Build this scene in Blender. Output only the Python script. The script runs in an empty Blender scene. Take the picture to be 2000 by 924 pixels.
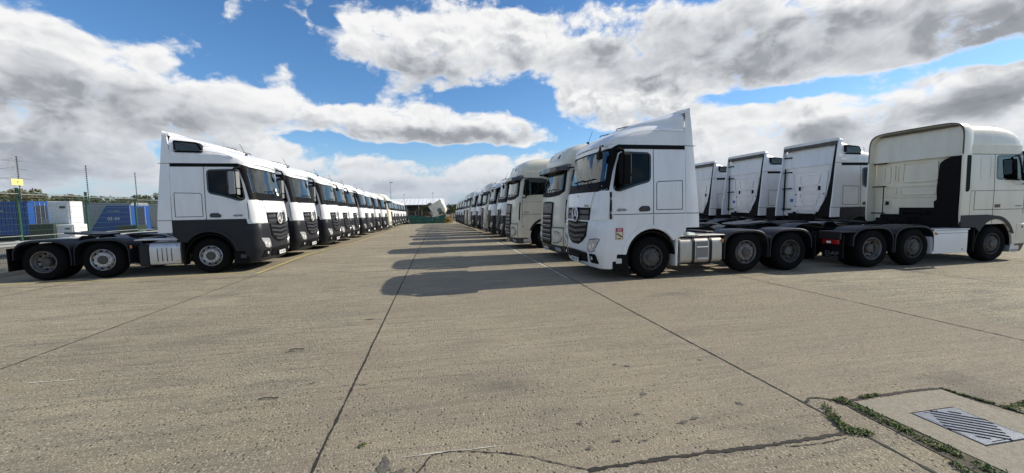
import bpy, bmesh, math, random
from mathutils import Vector, Matrix
random.seed(7)
R = math.radians
PI = math.pi
S = bpy.context.scene
COL = S.collection

# ------------------------------------------------------------------ camera
cd = bpy.data.cameras.new('camera'); cam = bpy.data.objects.new('camera', cd); COL.objects.link(cam)
cd.sensor_fit = 'HORIZONTAL'; cd.sensor_width = 36.0; cd.lens = 36.0*761.7/2000.0
cd.clip_start = 0.05; cd.clip_end = 3000
rx = Vector((0.98253, -0.18532, -0.01723)); ux = Vector((0.03099, 0.07163, 0.99695)); fx = Vector((0.18353, 0.98006, -0.07612))
m = Matrix(((rx.x, ux.x, -fx.x), (rx.y, ux.y, -fx.y), (rx.z, ux.z, -fx.z)))
cam.matrix_world = Matrix.Translation((0, 0, 1.8)) @ m.to_4x4()
S.camera = cam

# ------------------------------------------------------------------ sun, sky, exposure
SUN_EL, SUN_AZ = R(32.6), R(2.7)            # AZ: angle from +X towards +Y
sd = Vector((math.cos(SUN_EL)*math.cos(SUN_AZ), math.cos(SUN_EL)*math.sin(SUN_AZ), math.sin(SUN_EL)))
ld = bpy.data.lights.new('sun', 'SUN'); ld.energy = 5.0; ld.angle = R(0.5); ld.color = (1, 0.92, 0.78)
lo = bpy.data.objects.new('sun', ld); COL.objects.link(lo); lo.rotation_euler = (-sd).to_track_quat('-Z', 'Y').to_euler()
S.view_settings.view_transform = 'Standard'; S.view_settings.look = 'None'
S.view_settings.exposure = 0.3; S.view_settings.gamma = 1.0; S.view_settings.use_curve_mapping = False
S.cycles.max_bounces = 7; S.cycles.transparent_max_bounces = 12; S.cycles.use_denoising = True
S.cycles.caustics_reflective = False; S.cycles.caustics_refractive = False

W = bpy.data.worlds.new('World'); S.world = W; W.use_nodes = True
nt = W.node_tree; nt.nodes.clear()
def N(t, nt_=None, **k):
    n = (nt_ or nt).nodes.new(t)
    for a, v in k.items():
        if a == 'inp':
            for i, x in v.items(): n.inputs[i].default_value = x
        else: setattr(n, a, v)
    return n
COV=[(-35.4,14.7,9.8,5.8,13.0,0.85),(-39.2,15.1,5.1,5.0,15.2,0.8),(-30.6,13.3,5.4,3.7,-15.1,0.7),(-39.5,11.1,10.8,4.5,11.3,0.9),(-33.5,10.5,13.5,3.7,8.5,0.7),(-24.3,13.7,6.0,4.0,8.0,0.7),(-18.4,16.2,4.6,2.7,7.5,0.6),(-18.6,12.1,8.4,3.3,-2.5,0.8),(-26.9,10.1,10.1,3.2,6.3,0.6),(-39.8,6.6,9.0,4.7,6.3,0.8),(-33.5,5.7,12.0,4.6,4.1,0.7),(-23.6,7.8,7.5,3.0,-6.0,0.6),(-38.2,2.9,13.2,3.2,1.8,0.5),(-6.3,12.6,9.1,4.0,2.7,0.8),(-10.9,11.4,7.8,3.3,3.4,0.7),(2.1,11.3,10.7,3.5,0.7,0.8),(10.1,11.2,10.9,3.6,-0.8,0.8),(0.6,9.5,21.2,2.2,-2.4,0.6),(-1.9,20.2,15.9,5.7,-8.8,0.85),(3.9,23.4,12.5,5.5,1.6,0.8),(-7.1,22.7,8.0,5.8,5.6,0.75),(11.8,22.2,8.8,5.2,-1.2,0.7),(8.3,25.2,8.8,2.5,0.1,0.3),(-13.3,12.8,5.8,2.7,4.5,0.4),(33.7,19.7,25.1,6.2,-3.4,1.0),(45.8,19.0,18.9,6.7,-5.1,1.0),(57.9,16.6,10.0,4.5,-3.7,1.0),(27.3,17.6,14.5,4.0,-10.8,0.8),(52.6,14.9,10.1,2.9,0.3,0.6),(21.8,24.6,7.5,2.9,-5.1,0.4),(15.4,20.9,8.8,4.4,-2.4,0.6),(21.8,14.2,8.6,4.3,-3.6,0.7),(33.9,12.2,16.9,4.4,-6.0,0.85),(40.9,10.7,6.7,3.5,-7.2,0.6),(27.3,15.7,10.9,3.7,-5.4,0.6),(52.8,9.5,11.1,3.9,4.4,0.95),(59.2,10.7,5.4,3.3,7.0,0.9),(61.8,7.2,5.6,3.9,-10.3,0.8),(46.6,8.5,9.9,4.2,-7.2,0.8),(39.9,7.5,12.2,3.6,-5.2,0.7),(56.7,6.1,9.7,3.6,-7.6,0.7),(41.1,4.9,19.5,4.6,-3.9,0.6),(55.0,3.8,15.6,3.8,-5.0,0.5),(61.7,3.6,4.8,4.0,-6.0,0.5),(-9.2,6.3,8.0,2.0,1.2,0.65),(-11.9,4.4,12.9,2.8,0.7,0.6),(4.9,6.1,8.9,1.9,-0.4,0.6),(3.3,4.2,12.8,2.6,-0.4,0.6),(-3.9,2.5,21.6,2.3,-0.4,0.55),(-18.9,7.1,8.3,2.7,2.9,0.5),(10.8,4.7,8.0,6.4,-1.0,0.5),(-32.5,19.8,8.6,2.4,15.5,-0.6),(-20.4,19.5,7.3,4.3,9.7,-0.7),(-14.4,15.5,4.9,3.5,5.9,-0.6),(-10.1,14.8,5.2,1.3,4.4,-0.5),(5.8,15.2,10.8,2.1,0.3,-0.6),(15.0,13.5,3.6,3.5,-1.9,-0.6),(7.9,8.4,12.0,1.3,-0.6,-0.8),(-5.1,8.4,9.3,0.9,1.3,-0.5),(-16.5,9.0,4.8,1.1,3.5,-0.6),(42.5,12.5,8.0,1.5,-0.5,-0.8),(61.2,13.0,2.9,1.6,-2.3,-0.9),(56.4,13.0,7.4,1.1,0.1,-0.6),(11.2,26.2,3.9,1.2,-1.0,-0.5),(-13.4,23.0,2.1,3.1,8.2,-0.6),(19.7,8.5,2.9,2.6,-2.3,-0.5),(19.0,23.1,2.9,1.7,-3.9,-0.4),(31.3,14.3,4.4,0.9,-6.1,-0.4),(0.5,7.7,5.8,1.0,0.4,-0.4),(-24.0,21.4,1.9,2.3,12.2,0.45),(-16.5,19.3,2.4,1.6,8.1,0.28),(-21.1,23.5,5.7,0.9,11.8,0.3),(-9.6,25.4,5.2,0.9,7.3,0.3)]
DRK=[(-37.3,11.3,11.8,3.3,10.6,0.95),(-31.1,10.9,12.3,3.0,8.1,0.8),(-39.3,12.9,4.2,3.2,13.2,0.4),(-23.5,10.1,11.7,2.0,-2.5,0.6),(-35.2,6.5,12.7,3.7,5.2,0.75),(-40.0,4.2,8.1,2.7,3.6,0.4),(-26.2,6.7,6.4,2.1,3.8,0.5),(-3.6,10.3,15.9,2.0,-2.5,0.7),(7.9,10.2,13.9,1.8,-0.5,0.6),(0.2,18.4,14.3,3.3,-3.7,0.75),(11.0,19.8,7.9,2.7,-1.0,0.4),(-18.7,11.2,7.6,1.4,-1.0,0.5),(35.0,18.4,23.9,4.4,-3.5,1.05),(48.2,16.9,19.1,4.1,-4.0,1.0),(58.0,15.3,9.4,2.3,-2.6,0.8),(23.9,19.7,9.3,2.6,-5.2,0.5),(37.9,21.3,15.7,3.1,-10.7,0.6),(33.9,11.2,16.0,2.0,-5.6,0.4),(54.8,8.2,10.4,2.5,3.0,0.8),(60.8,8.8,5.0,2.6,2.4,0.6),(46.7,7.4,9.9,2.2,-6.4,0.5),(54.9,5.3,13.5,1.7,-6.4,0.4),(41.1,4.2,18.7,1.8,-3.6,0.35),(-9.2,5.5,8.9,1.0,0.9,0.4),(3.3,3.4,19.7,1.3,-0.6,0.35),(-10.6,3.4,14.8,1.4,0.3,0.4)]

UNSEEN_CLOUDS = [(75,14,20,9,0,.9),(105,26,24,12,5,.9),(140,18,30,12,0,.9),(-165,16,30,14,0,.9),(-115,20,30,12,0,.9),
         (-78,14,22,9,0,.9),(20,58,80,16,0,.9),(150,50,90,20,0,.9),(-80,45,50,14,0,.9),(60,36,24,9,10,.8),(0,80,180,16,0,.7)]  # clouds added out of view, overhead and behind, to neutralise the blue fill light
def blob_group(name, blobs):
    g = bpy.data.node_groups.new(name, 'ShaderNodeTree')
    g.interface.new_socket('v', in_out='INPUT', socket_type='NodeSocketVector')
    g.interface.new_socket('d', in_out='OUTPUT', socket_type='NodeSocketFloat')
    gi = g.nodes.new('NodeGroupInput'); go = g.nodes.new('NodeGroupOutput'); acc = None
    for a, e, rx_, ry_, rot, w in blobs:
        mp = N('ShaderNodeMapping', g, vector_type='TEXTURE')
        mp.inputs[1].default_value = (a, e, 0); mp.inputs[2].default_value = (0, 0, R(rot)); mp.inputs[3].default_value = (rx_, ry_, 1)
        g.links.new(gi.outputs[0], mp.inputs[0])
        gr = N('ShaderNodeTexGradient', g, gradient_type='SPHERICAL'); g.links.new(mp.outputs[0], gr.inputs[0])
        ma = N('ShaderNodeMath', g, operation='MULTIPLY_ADD'); g.links.new(gr.outputs[1], ma.inputs[0]); ma.inputs[1].default_value = w
        if acc: g.links.new(acc.outputs[0], ma.inputs[2])
        else: ma.inputs[2].default_value = 0
        acc = ma
    g.links.new(acc.outputs[0], go.inputs[0]); return g
G1 = blob_group('cloud_cover', COV+UNSEEN_CLOUDS); G2 = blob_group('cloud_base', DRK+[(a, e-1, b*1.0, c*.9, d, w*1.1) for a, e, b, c, d, w in UNSEEN_CLOUDS])
L = nt.links.new
def M_(op, a, b=None, c=None, clamp=False):
    n = N('ShaderNodeMath', operation=op); n.use_clamp = clamp
    for i, x in enumerate((a, b, c)):
        if x is None: continue
        if isinstance(x, (int, float)): n.inputs[i].default_value = x
        else: L(x, n.inputs[i])
    return n.outputs[0]
tc = N('ShaderNodeTexCoord'); nrm = N('ShaderNodeVectorMath', operation='NORMALIZE'); L(tc.outputs['Generated'], nrm.inputs[0])
sp = N('ShaderNodeSeparateXYZ'); L(nrm.outputs[0], sp.inputs[0])
az = M_('MULTIPLY', M_('ARCTAN2', sp.outputs[0], sp.outputs[1]), 57.29578)
el = M_('MULTIPLY', M_('ARCSINE', sp.outputs[2]), 57.29578)
# noise is looked up in (az, el) stretched a little sideways, warped for billows
av = N('ShaderNodeCombineXYZ'); L(az, av.inputs[0]); L(el, av.inputs[1])
def fbm(vec, scale, det, rough, sy=1.5, seed=0.0, dist=0.0):
    mp = N('ShaderNodeMapping'); mp.inputs[3].default_value = (scale, scale*sy, 1); mp.inputs[1].default_value = (seed*3.7, seed*1.3, 0); L(vec, mp.inputs[0])
    n = N('ShaderNodeTexNoise', noise_dimensions='2D'); n.inputs['Scale'].default_value = 1; n.inputs['Detail'].default_value = det; n.inputs['Roughness'].default_value = rough
    n.inputs['Distortion'].default_value = dist; L(mp.outputs[0], n.inputs['Vector']); return n
warp = fbm(av.outputs[0], .11, 3, .55, 1.4, 3.1)
wv = N('ShaderNodeVectorMath', operation='SUBTRACT'); L(warp.outputs['Color'], wv.inputs[0]); wv.inputs[1].default_value = (.5, .5, .5)
ws = N('ShaderNodeVectorMath', operation='MULTIPLY_ADD'); L(wv.outputs[0], ws.inputs[0]); ws.inputs[1].default_value = (4, 2.4, 0); L(av.outputs[0], ws.inputs[2])
def puff(vec, det):                                   # rounded billows
    mp = N('ShaderNodeMapping'); mp.inputs[3].default_value = (.27, .40, 1); mp.inputs[1].default_value = (4.2, 7.7, 0); L(vec, mp.inputs[0])
    v = N('ShaderNodeTexVoronoi', feature='SMOOTH_F1', voronoi_dimensions='2D'); v.normalize = True; v.inputs['Scale'].default_value = 1; v.inputs['Detail'].default_value = det
    v.inputs['Roughness'].default_value = .52; v.inputs['Lacunarity'].default_value = 2.3; v.inputs['Smoothness'].default_value = .7; L(mp.outputs[0], v.inputs['Vector']); return v.outputs['Distance']
def density(vec, det=4):
    b = N('ShaderNodeGroup'); b.node_tree = G1; L(vec, b.inputs[0])
    f1 = fbm(vec, .15, 8, .58, 1.5, 0.7, 0)
    x = M_('MULTIPLY_ADD', f1.outputs['Fac'], 1.25, -.66); x = M_('ADD', x, M_('MULTIPLY_ADD', puff(vec, det), -1.25, .42))
    return M_('ADD', M_('MULTIPLY', M_('MINIMUM', b.outputs[0], .72), 1.0), x)
D0 = density(ws.outputs[0])
up = N('ShaderNodeVectorMath', operation='ADD'); L(ws.outputs[0], up.inputs[0]); up.inputs[1].default_value = (.35, .7, 0)
up2 = N('ShaderNodeVectorMath', operation='ADD'); L(ws.outputs[0], up2.inputs[0]); up2.inputs[1].default_value = (1.0, 2.4, 0)
DU = density(up2.outputs[0], 2)
relief = M_('SUBTRACT', puff(up.outputs[0], 2), puff(ws.outputs[0], 3))   # > 0 where the billow faces the sun
cov = N('ShaderNodeMapRange', interpolation_type='SMOOTHSTEP', inp={1: .19, 2: .62}); L(D0, cov.inputs[0])
db = N('ShaderNodeGroup'); db.node_tree = G2; L(ws.outputs[0], db.inputs[0])
big = M_('SUBTRACT', DU, D0)                                            # cloud above this point shades it
dark = M_('MULTIPLY', M_('MINIMUM', db.outputs[0], .8), .64)
dark = M_('ADD', dark, M_('MULTIPLY', M_('MAXIMUM', big, -.25), .45))
dark = M_('ADD', dark, M_('MULTIPLY_ADD', D0, .26, -.06))
dark = M_('SUBTRACT', dark, M_('MULTIPLY', relief, .85), clamp=True)
edge = N('ShaderNodeMapRange', interpolation_type='SMOOTHSTEP', inp={1: .28, 2: .85, 3: .15}); L(D0, edge.inputs[0])
dark = M_('MULTIPLY', dark, edge.outputs[0])
pat = fbm(ws.outputs[0], .085, 3, .5, 1.7, 5.2); pm = N('ShaderNodeMapRange', interpolation_type='SMOOTHSTEP', inp={1: .38, 2: .60, 3: .50, 4: 1.12}); L(pat.outputs['Fac'], pm.inputs[0]); dark = M_('MULTIPLY', dark, pm.outputs[0], clamp=True)
cr = N('ShaderNodeValToRGB'); cr.color_ramp.interpolation = 'LINEAR'; L(dark, cr.inputs[0])
e = cr.color_ramp.elements; e[0].position = 0; e[0].color = (.97, .97, .97, 1); e[1].position = 1; e[1].color = (.26, .275, .305, 1)
x = cr.color_ramp.elements.new(.25); x.color = (.66, .68, .71, 1)
x = cr.color_ramp.elements.new(.55); x.color = (.38, .40, .435, 1)
sky = N('ShaderNodeTexSky', sky_type='NISHITA'); sky.sun_disc = False; sky.sun_elevation = SUN_EL; sky.sun_rotation = PI/2-SUN_AZ
sky.air_density = 1.0; sky.dust_density = 0.3; sky.ozone_density = 4.5; sky.altitude = 200
hs = N('ShaderNodeHueSaturation', inp={0: .5, 1: 1.14, 2: 1.68}); L(sky.outputs[0], hs.inputs['Color'])
b1 = N('ShaderNodeBackground'); L(hs.outputs[0], b1.inputs[0]); b1.inputs[1].default_value = 0.073
air = N('ShaderNodeMapRange', interpolation_type='SMOOTHSTEP', inp={1: 10, 2: -1, 3: 0, 4: .8}); L(el, air.inputs[0])
am = N('ShaderNodeMix', data_type='RGBA'); L(air.outputs[0], am.inputs[0]); L(cr.outputs[0], am.inputs[6]); am.inputs[7].default_value = (.44, .51, .62, 1)
b2 = N('ShaderNodeBackground'); L(am.outputs[2], b2.inputs[0]); b2.inputs[1].default_value = 0.78
lowm = N('ShaderNodeMapRange', interpolation_type='SMOOTHSTEP', inp={1: 9, 2: -1, 3: 0, 4: .85}); L(el, lowm.inputs[0])
b3 = N('ShaderNodeBackground', inp={0: (.36, .46, .60, 1), 1: .82}); m0 = N('ShaderNodeMixShader'); L(lowm.outputs[0], m0.inputs[0]); L(b1.outputs[0], m0.inputs[1]); L(b3.outputs[0], m0.inputs[2])
mx = N('ShaderNodeMixShader'); L(cov.outputs[0], mx.inputs[0]); L(m0.outputs[0], mx.inputs[1]); L(b2.outputs[0], mx.inputs[2])
ow = N('ShaderNodeOutputWorld'); L(mx.outputs[0], ow.inputs[0])
W.cycles.sampling_method = 'MANUAL'; W.cycles.sample_map_resolution = 512

def gz(Y): return -0.016*max(0.0, Y-16.0)

# ------------------------------------------------------------------ materials
MATS = {}
def mat(name, col=(.5, .5, .5), rough=.5, metal=0.0, spec=.5, coat=0.0, noise=0.0, nscale=3.0, ncol=None, bump=0.0, bscale=40.0, stretch=(1, 1, 1)):
    m = bpy.data.materials.new(name); m.use_nodes = True; t = m.node_tree; p = t.nodes['Principled BSDF']
    p.inputs['Base Color'].default_value = (*col, 1); p.inputs['Roughness'].default_value = rough; p.inputs['Metallic'].default_value = metal
    p.inputs['Specular IOR Level'].default_value = spec; p.inputs['Coat Weight'].default_value = coat; p.inputs['Coat Roughness'].default_value = .06
    if noise or bump:
        c = t.nodes.new('ShaderNodeTexCoord'); mp = t.nodes.new('ShaderNodeMapping'); mp.inputs[3].default_value = stretch
        oi = t.nodes.new('ShaderNodeObjectInfo'); ad = t.nodes.new('ShaderNodeVectorMath'); ad.operation = 'ADD'
        t.links.new(c.outputs['Object'], ad.inputs[0]); t.links.new(oi.outputs['Random'], ad.inputs[1]); t.links.new(ad.outputs[0], mp.inputs[0])
    if noise:
        n = t.nodes.new('ShaderNodeTexNoise'); n.inputs['Scale'].default_value = nscale; n.inputs['Detail'].default_value = 6; n.inputs['Roughness'].default_value = .65
        t.links.new(mp.outputs[0], n.inputs['Vector'])
        r = t.nodes.new('ShaderNodeMapRange'); r.inputs[1].default_value = .42; r.inputs[2].default_value = .72; r.inputs[4].default_value = noise
        t.links.new(n.outputs['Fac'], r.inputs[0])
        x = t.nodes.new('ShaderNodeMix'); x.data_type = 'RGBA'; x.inputs[6].default_value = (*col, 1); x.inputs[7].default_value = (*(ncol or tuple(v*.5 for v in col)), 1)
        t.links.new(r.outputs[0], x.inputs[0]); t.links.new(x.outputs[2], p.inputs['Base Color'])
        r2 = t.nodes.new('ShaderNodeMapRange'); r2.inputs[3].default_value = rough*.85; r2.inputs[4].default_value = min(1, rough*1.25); t.links.new(n.outputs['Fac'], r2.inputs[0]); t.links.new(r2.outputs[0], p.inputs['Roughness'])
    if bump:
        n = t.nodes.new('ShaderNodeTexNoise'); n.inputs['Scale'].default_value = bscale; n.inputs['Detail'].default_value = 4
        t.links.new(mp.outputs[0], n.inputs['Vector']); b = t.nodes.new('ShaderNodeBump'); b.inputs['Strength'].default_value = bump; b.inputs['Distance'].default_value = .01
        t.links.new(n.outputs['Fac'], b.inputs['Height']); t.links.new(b.outputs[0], p.inputs['Normal'])
    MATS[name] = m; return m
mat('white_paint', (.80, .81, .82), .28, coat=.55, noise=.42, nscale=2.2, ncol=(.56, .56, .54), stretch=(1, 1, .25))
mat('cream_paint', (.77, .73, .60), .32, coat=.4, noise=.42, nscale=2.2, ncol=(.55, .49, .36), stretch=(1, 1, .25))
mat('aged_cream', (.66, .60, .44), .45, noise=.5, nscale=2.5, ncol=(.48, .43, .32))
mat('grey_plastic', (.016, .0175, .022), .42, spec=.24, noise=.45, nscale=2.5, ncol=(.028, .028, .031), bump=.05, bscale=250)
mat('slat_grey', (.038, .040, .046), .36, noise=.3, nscale=4, ncol=(.03, .03, .035))
mat('black_plastic', (.004, .004, .005), .55, spec=.12, noise=.4, nscale=4, ncol=(.010, .010, .010))
mat('black_gloss', (.008, .008, .010), .10, coat=.3)
mat('seam', (.02, .02, .022), .8)
mat('chassis_black', (.004, .004, .005), .6, spec=.12, noise=.6, nscale=5, ncol=(.015, .013, .011), bump=.2, bscale=20)
mat('fender', (.007, .009, .014), .38, spec=.4, noise=.5, nscale=3.5, ncol=(.018, .019, .022))
mat('tyre', (.0035, .0035, .004), .82, spec=.15, noise=.6, nscale=9, ncol=(.012, .011, .010))
mat('rim_silver', (.50, .51, .53), .38, metal=.75, noise=.7, nscale=7, ncol=(.16, .14, .12))
mat('rim_dark', (.09, .085, .08), .55, metal=.3, noise=.7, nscale=8, ncol=(.03, .025, .02))
mat('rim_mid', (.22, .21, .20), .5, metal=.5, noise=.8, nscale=10, ncol=(.05, .04, .035))
mat('alu', (.62, .63, .65), .36, metal=.55, noise=.5, nscale=3, ncol=(.40, .40, .40), bump=.04, bscale=60)
mat('tank_alu', (.50, .47, .43), .40, metal=.5, noise=.6, nscale=3, ncol=(.32, .28, .24), stretch=(1, 1, .4))
mat('chrome', (.85, .85, .85), .22, metal=.35)
mat('lamp_lens', (.72, .73, .74), .12, metal=.45, coat=1, noise=.8, nscale=14, ncol=(.16, .17, .19), bump=.6, bscale=22)
mat('red_lens', (.30, .010, .012), .2, coat=.6)
mat('amber_lens', (.62, .17, .01), .25, coat=.6)
mat('plate_white', (.72, .74, .76), .35); mat('plate_text', (.02, .02, .02), .5)
mat('label_grey', (.25, .26, .28), .3, metal=.5)
mat('mirror_grey', (.26, .27, .29), .18, metal=.85)
mat('curtain', (.42, .44, .47), .85, noise=.8, nscale=7, ncol=(.20, .21, .24), stretch=(1, 1, .06))
mat('cab_trim', (.23, .22, .20), .7); mat('dash', (.05, .05, .05), .6); mat('seat_cloth', (.03, .032, .045), .85)
mat('paper', (.80, .80, .78), .7); mat('hivis', (.45, .62, .10), .8); mat('tarp_sheet', (.45, .55, .52), .5, noise=.6, nscale=9, ncol=(.70, .72, .70))
mat('sticker_red', (.33, .03, .05), .5); mat('sticker_blue', (.05, .16, .42), .5); mat('sticker_cream', (.62, .60, .40), .5)
mat('cover_grey', (.24, .25, .26), .25, coat=.4); mat('bar_brown', (.10, .095, .085), .6, noise=.7, nscale=5, ncol=(.04, .035, .03)); mat('galv', (.42, .44, .45), .45, metal=.5, noise=.5, nscale=5, ncol=(.28, .29, .29))
def glass_mat(name='glass', tint=(.56, .66, .66, 1)):
    m = bpy.data.materials.new(name); m.use_nodes = True; t = m.node_tree; t.nodes.clear()
    o = t.nodes.new('ShaderNodeOutputMaterial'); tr = t.nodes.new('ShaderNodeBsdfTransparent'); tr.inputs[0].default_value = tint
    gl = t.nodes.new('ShaderNodeBsdfGlossy'); gl.inputs['Roughness'].default_value = .02; gl.inputs[0].default_value = (.95, 1, 1, 1) if name == 'glass' else (.5, .53, .55, 1)
    fr = t.nodes.new('ShaderNodeFresnel'); fr.inputs[0].default_value = 1.65 if name == 'glass' else 1.42
    a = t.nodes.new('ShaderNodeMath'); a.operation = 'MULTIPLY_ADD'; a.inputs[1].default_value = 1.0; a.inputs[2].default_value = .03 if name == 'glass' else 0.0; a.use_clamp = True
    x = t.nodes.new('ShaderNodeMixShader'); t.links.new(fr.outputs[0], a.inputs[0]); t.links.new(a.outputs[0], x.inputs[0]); t.links.new(tr.outputs[0], x.inputs[1]); t.links.new(gl.outputs[0], x.inputs[2]); t.links.new(x.outputs[0], o.inputs[0])
    MATS[name] = m
glass_mat(); glass_mat('dark_glass', (.10, .12, .13, 1))

# ------------------------------------------------------------------ mesh helpers
class MB:
    def __init__(s): s.b = bmesh.new()
    def face(s, pts):
        vs = [s.b.verts.new(p) for p in pts]
        try: return s.b.faces.new(vs)
        except ValueError: return None
    def box(s, c, d, bev=0.0, rot=None, seg=1):
        r = bmesh.ops.create_cube(s.b, size=1.0); vs = r['verts']
        bmesh.ops.scale(s.b, vec=d, verts=vs)
        if bev:
            es = list({e for v in vs for e in v.link_edges}); q = bmesh.ops.bevel(s.b, geom=es, offset=bev, segments=seg, affect='EDGES', profile=.7)
            vs = list(set([v for f in q['faces'] for v in f.verts] + [v for v in vs if v.is_valid]))
        if rot: bmesh.ops.rotate(s.b, cent=(0, 0, 0), matrix=rot, verts=vs)
        bmesh.ops.translate(s.b, vec=c, verts=vs); return s
    def prism(s, poly, axis, d0, d1):
        def P(a, b, d): return (d, a, b) if axis == 'x' else (a, d, b) if axis == 'y' else (a, b, d)
        A = [s.b.verts.new(P(a, b, d0)) for a, b in poly]; B = [s.b.verts.new(P(a, b, d1)) for a, b in poly]
        fs = [s.b.faces.new(A), s.b.faces.new(B[::-1])]; n = len(poly)
        for i in range(n): fs.append(s.b.faces.new((A[i], B[i], B[(i+1) % n], A[(i+1) % n])))
        bmesh.ops.recalc_face_normals(s.b, faces=fs); return s
    def rings(s, rings, caps=True, closed=True):
        V = [[s.b.verts.new(p) for p in r] for r in rings]; n = len(V[0]); fs = []
        for i in range(len(V)-1):
            for j in range(n if closed else n-1):
                k = (j+1) % n
                try: fs.append(s.b.faces.new((V[i][j], V[i][k], V[i+1][k], V[i+1][j])))
                except ValueError: pass
        if caps and closed: fs += [s.b.faces.new(V[0][::-1]), s.b.faces.new(V[-1])]
        bmesh.ops.recalc_face_normals(s.b, faces=fs); return s
    def lathe(s, prof, seg=32, c=(0, 0, 0)):     # profile of (radius, y) turned about the y axis
        return s.rings([[(c[0]+r*math.cos(2*PI*k/seg), c[1]+y, c[2]+r*math.sin(2*PI*k/seg)) for k in range(seg)] for r, y in prof], caps=False)
    def cyl(s, a, b, r, r2=None, seg=12):
        a = Vector(a); b = Vector(b); d = (b-a); q = d.to_track_quat('Z', 'Y'); r2 = r if r2 is None else r2
        C = [Vector((math.cos(2*PI*k/seg), math.sin(2*PI*k/seg), 0)) for k in range(seg)]
        return s.rings([[a+q@(v*r) for v in C], [b+q@(v*r2) for v in C]])
    def tube(s, pts, r, seg=6):
        pts = [Vector(p) for p in pts]; rg = []
        for i, p in enumerate(pts):
            d = pts[min(i+1, len(pts)-1)]-pts[max(i-1, 0)]; q = d.to_track_quat('Z', 'Y')
            rg.append([p+q@(Vector((math.cos(2*PI*k/seg), math.sin(2*PI*k/seg), 0))*r) for k in range(seg)])
        return s.rings(rg)
    def torus(s, c, Rr, r, seg=28, sg=6, ax='x'):
        rg = []
        for k in range(seg):
            a = 2*PI*k/seg; o = []
            for j in range(sg):
                t = 2*PI*j/sg; rad = Rr+r*math.cos(t); h = r*math.sin(t)
                o.append((c[0]+h, c[1]+rad*math.cos(a), c[2]+rad*math.sin(a)) if ax == 'x' else (c[0]+rad*math.cos(a), c[1]+h, c[2]+rad*math.sin(a)))
            rg.append(o)
        rg.append(rg[0]); return s.rings(rg, caps=False)
    def patch(s, poly, proj, off=.004, thick=.012, res=.08, double=False):
        # polygon in (a, b), diced on a grid, laid on the surface proj(a, b) and given a thickness
        t = bmesh.new(); vs = [t.verts.new((a, b, 0)) for a, b in poly]; t.faces.new(vs)
        for ax in (0, 1):
            lo = min(p[ax] for p in poly); hi = max(p[ax] for p in poly); n = int((hi-lo)/res)
            for i in range(1, n+1):
                v = lo+i*(hi-lo)/(n+1); co = [0, 0, 0]; co[ax] = v; no = [0, 0, 0]; no[ax] = 1
                bmesh.ops.bisect_plane(t, geom=t.verts[:]+t.edges[:]+t.faces[:], plane_co=co, plane_no=no)
        s._lay(t, proj, off, thick); return s
    def ring(s, outer, inner, proj, off=.004, thick=.012, n=72, rad=1):
        def rs(P, n):
            L = [math.dist(P[i], P[(i+1) % len(P)]) for i in range(len(P))]; T = sum(L); o = []
            for k in range(n):
                d = T*k/n; i = 0
                while d > L[i]: d -= L[i]; i += 1
                f = d/L[i]; a = P[i]; b = P[(i+1) % len(P)]; o.append((a[0]+(b[0]-a[0])*f, a[1]+(b[1]-a[1])*f))
            return o
        A = rs(outer, n); B = rs(inner, n); t = bmesh.new()
        rows = [[t.verts.new((a[0]+(b[0]-a[0])*k/rad, a[1]+(b[1]-a[1])*k/rad, 0)) for a, b in zip(A, B)] for k in range(rad+1)]
        for k in range(rad):
            for i in range(n): t.faces.new((rows[k][i], rows[k][(i+1) % n], rows[k+1][(i+1) % n], rows[k+1][i]))
        s._lay(t, proj, off, thick); return s
    def _lay(s, t, proj, off, thick):
        top, bot = {}, {}
        for v in t.verts:
            a, b = v.co.x, v.co.y; P = Vector(proj(a, b)); e = .004
            nn = (Vector(proj(a+e, b))-Vector(proj(a-e, b))).cross(Vector(proj(a, b+e))-Vector(proj(a, b-e)))
            if nn.length < 1e-12: nn = Vector((0, proj.side, 0)) if hasattr(proj, 'side') else Vector((1, 0, 0))
            nn.normalize(); c = proj.out(P)
            if nn.dot(c) < 0: nn = -nn
            top[v] = s.b.verts.new(P+nn*off); bot[v] = s.b.verts.new(P+nn*(off-thick)); 
        fs = []
        for f in t.faces:
            fs.append(s.b.faces.new([top[v] for v in f.verts])); fs.append(s.b.faces.new([bot[v] for v in f.verts][::-1]))
        for e in t.edges:
            if len(e.link_faces) == 1:
                a, b = e.verts; fs.append(s.b.faces.new((top[a], top[b], bot[b], bot[a])))
        bmesh.ops.recalc_face_normals(s.b, faces=fs); t.free()
    def mirror_y(s):                          # adds the mirrored half
        g = s.b.verts[:]+s.b.edges[:]+s.b.faces[:]; d = bmesh.ops.duplicate(s.b, geom=g)['geom']
        vs = [x for x in d if isinstance(x, bmesh.types.BMVert)]; fs = [x for x in d if isinstance(x, bmesh.types.BMFace)]
        for v in vs: v.co.y = -v.co.y
        bmesh.ops.reverse_faces(s.b, faces=fs); return s
    def mesh(s, name, m, ang=35, smooth=True):
        me = bpy.data.meshes.new(name); s.b.to_mesh(me); s.b.free()
        for x in (m if isinstance(m, (list, tuple)) else [m]): me.materials.append(MATS[x])
        if smooth:
            me.polygons.foreach_set('use_smooth', [True]*len(me.polygons)); me.set_sharp_from_angle(angle=R(ang))
        me.update(); return me
    def obj(s, name, m, parent=None, ang=35, smooth=True, loc=None):
        o = bpy.data.objects.new(name, s.mesh(name, m, ang, smooth)); COL.objects.link(o)
        if parent: o.parent = parent
        if loc: o.location = loc
        return o
def rrect(a0, b0, a1, b1, r, n=4):
    o = []
    for cx, cy, s in ((a1-r, b1-r, 0), (a0+r, b1-r, 90), (a0+r, b0+r, 180), (a1-r, b0+r, 270)):
        for k in range(n+1): t = R(s+90*k/n); o.append((cx+r*math.cos(t), cy+r*math.sin(t)))
    return o
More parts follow.
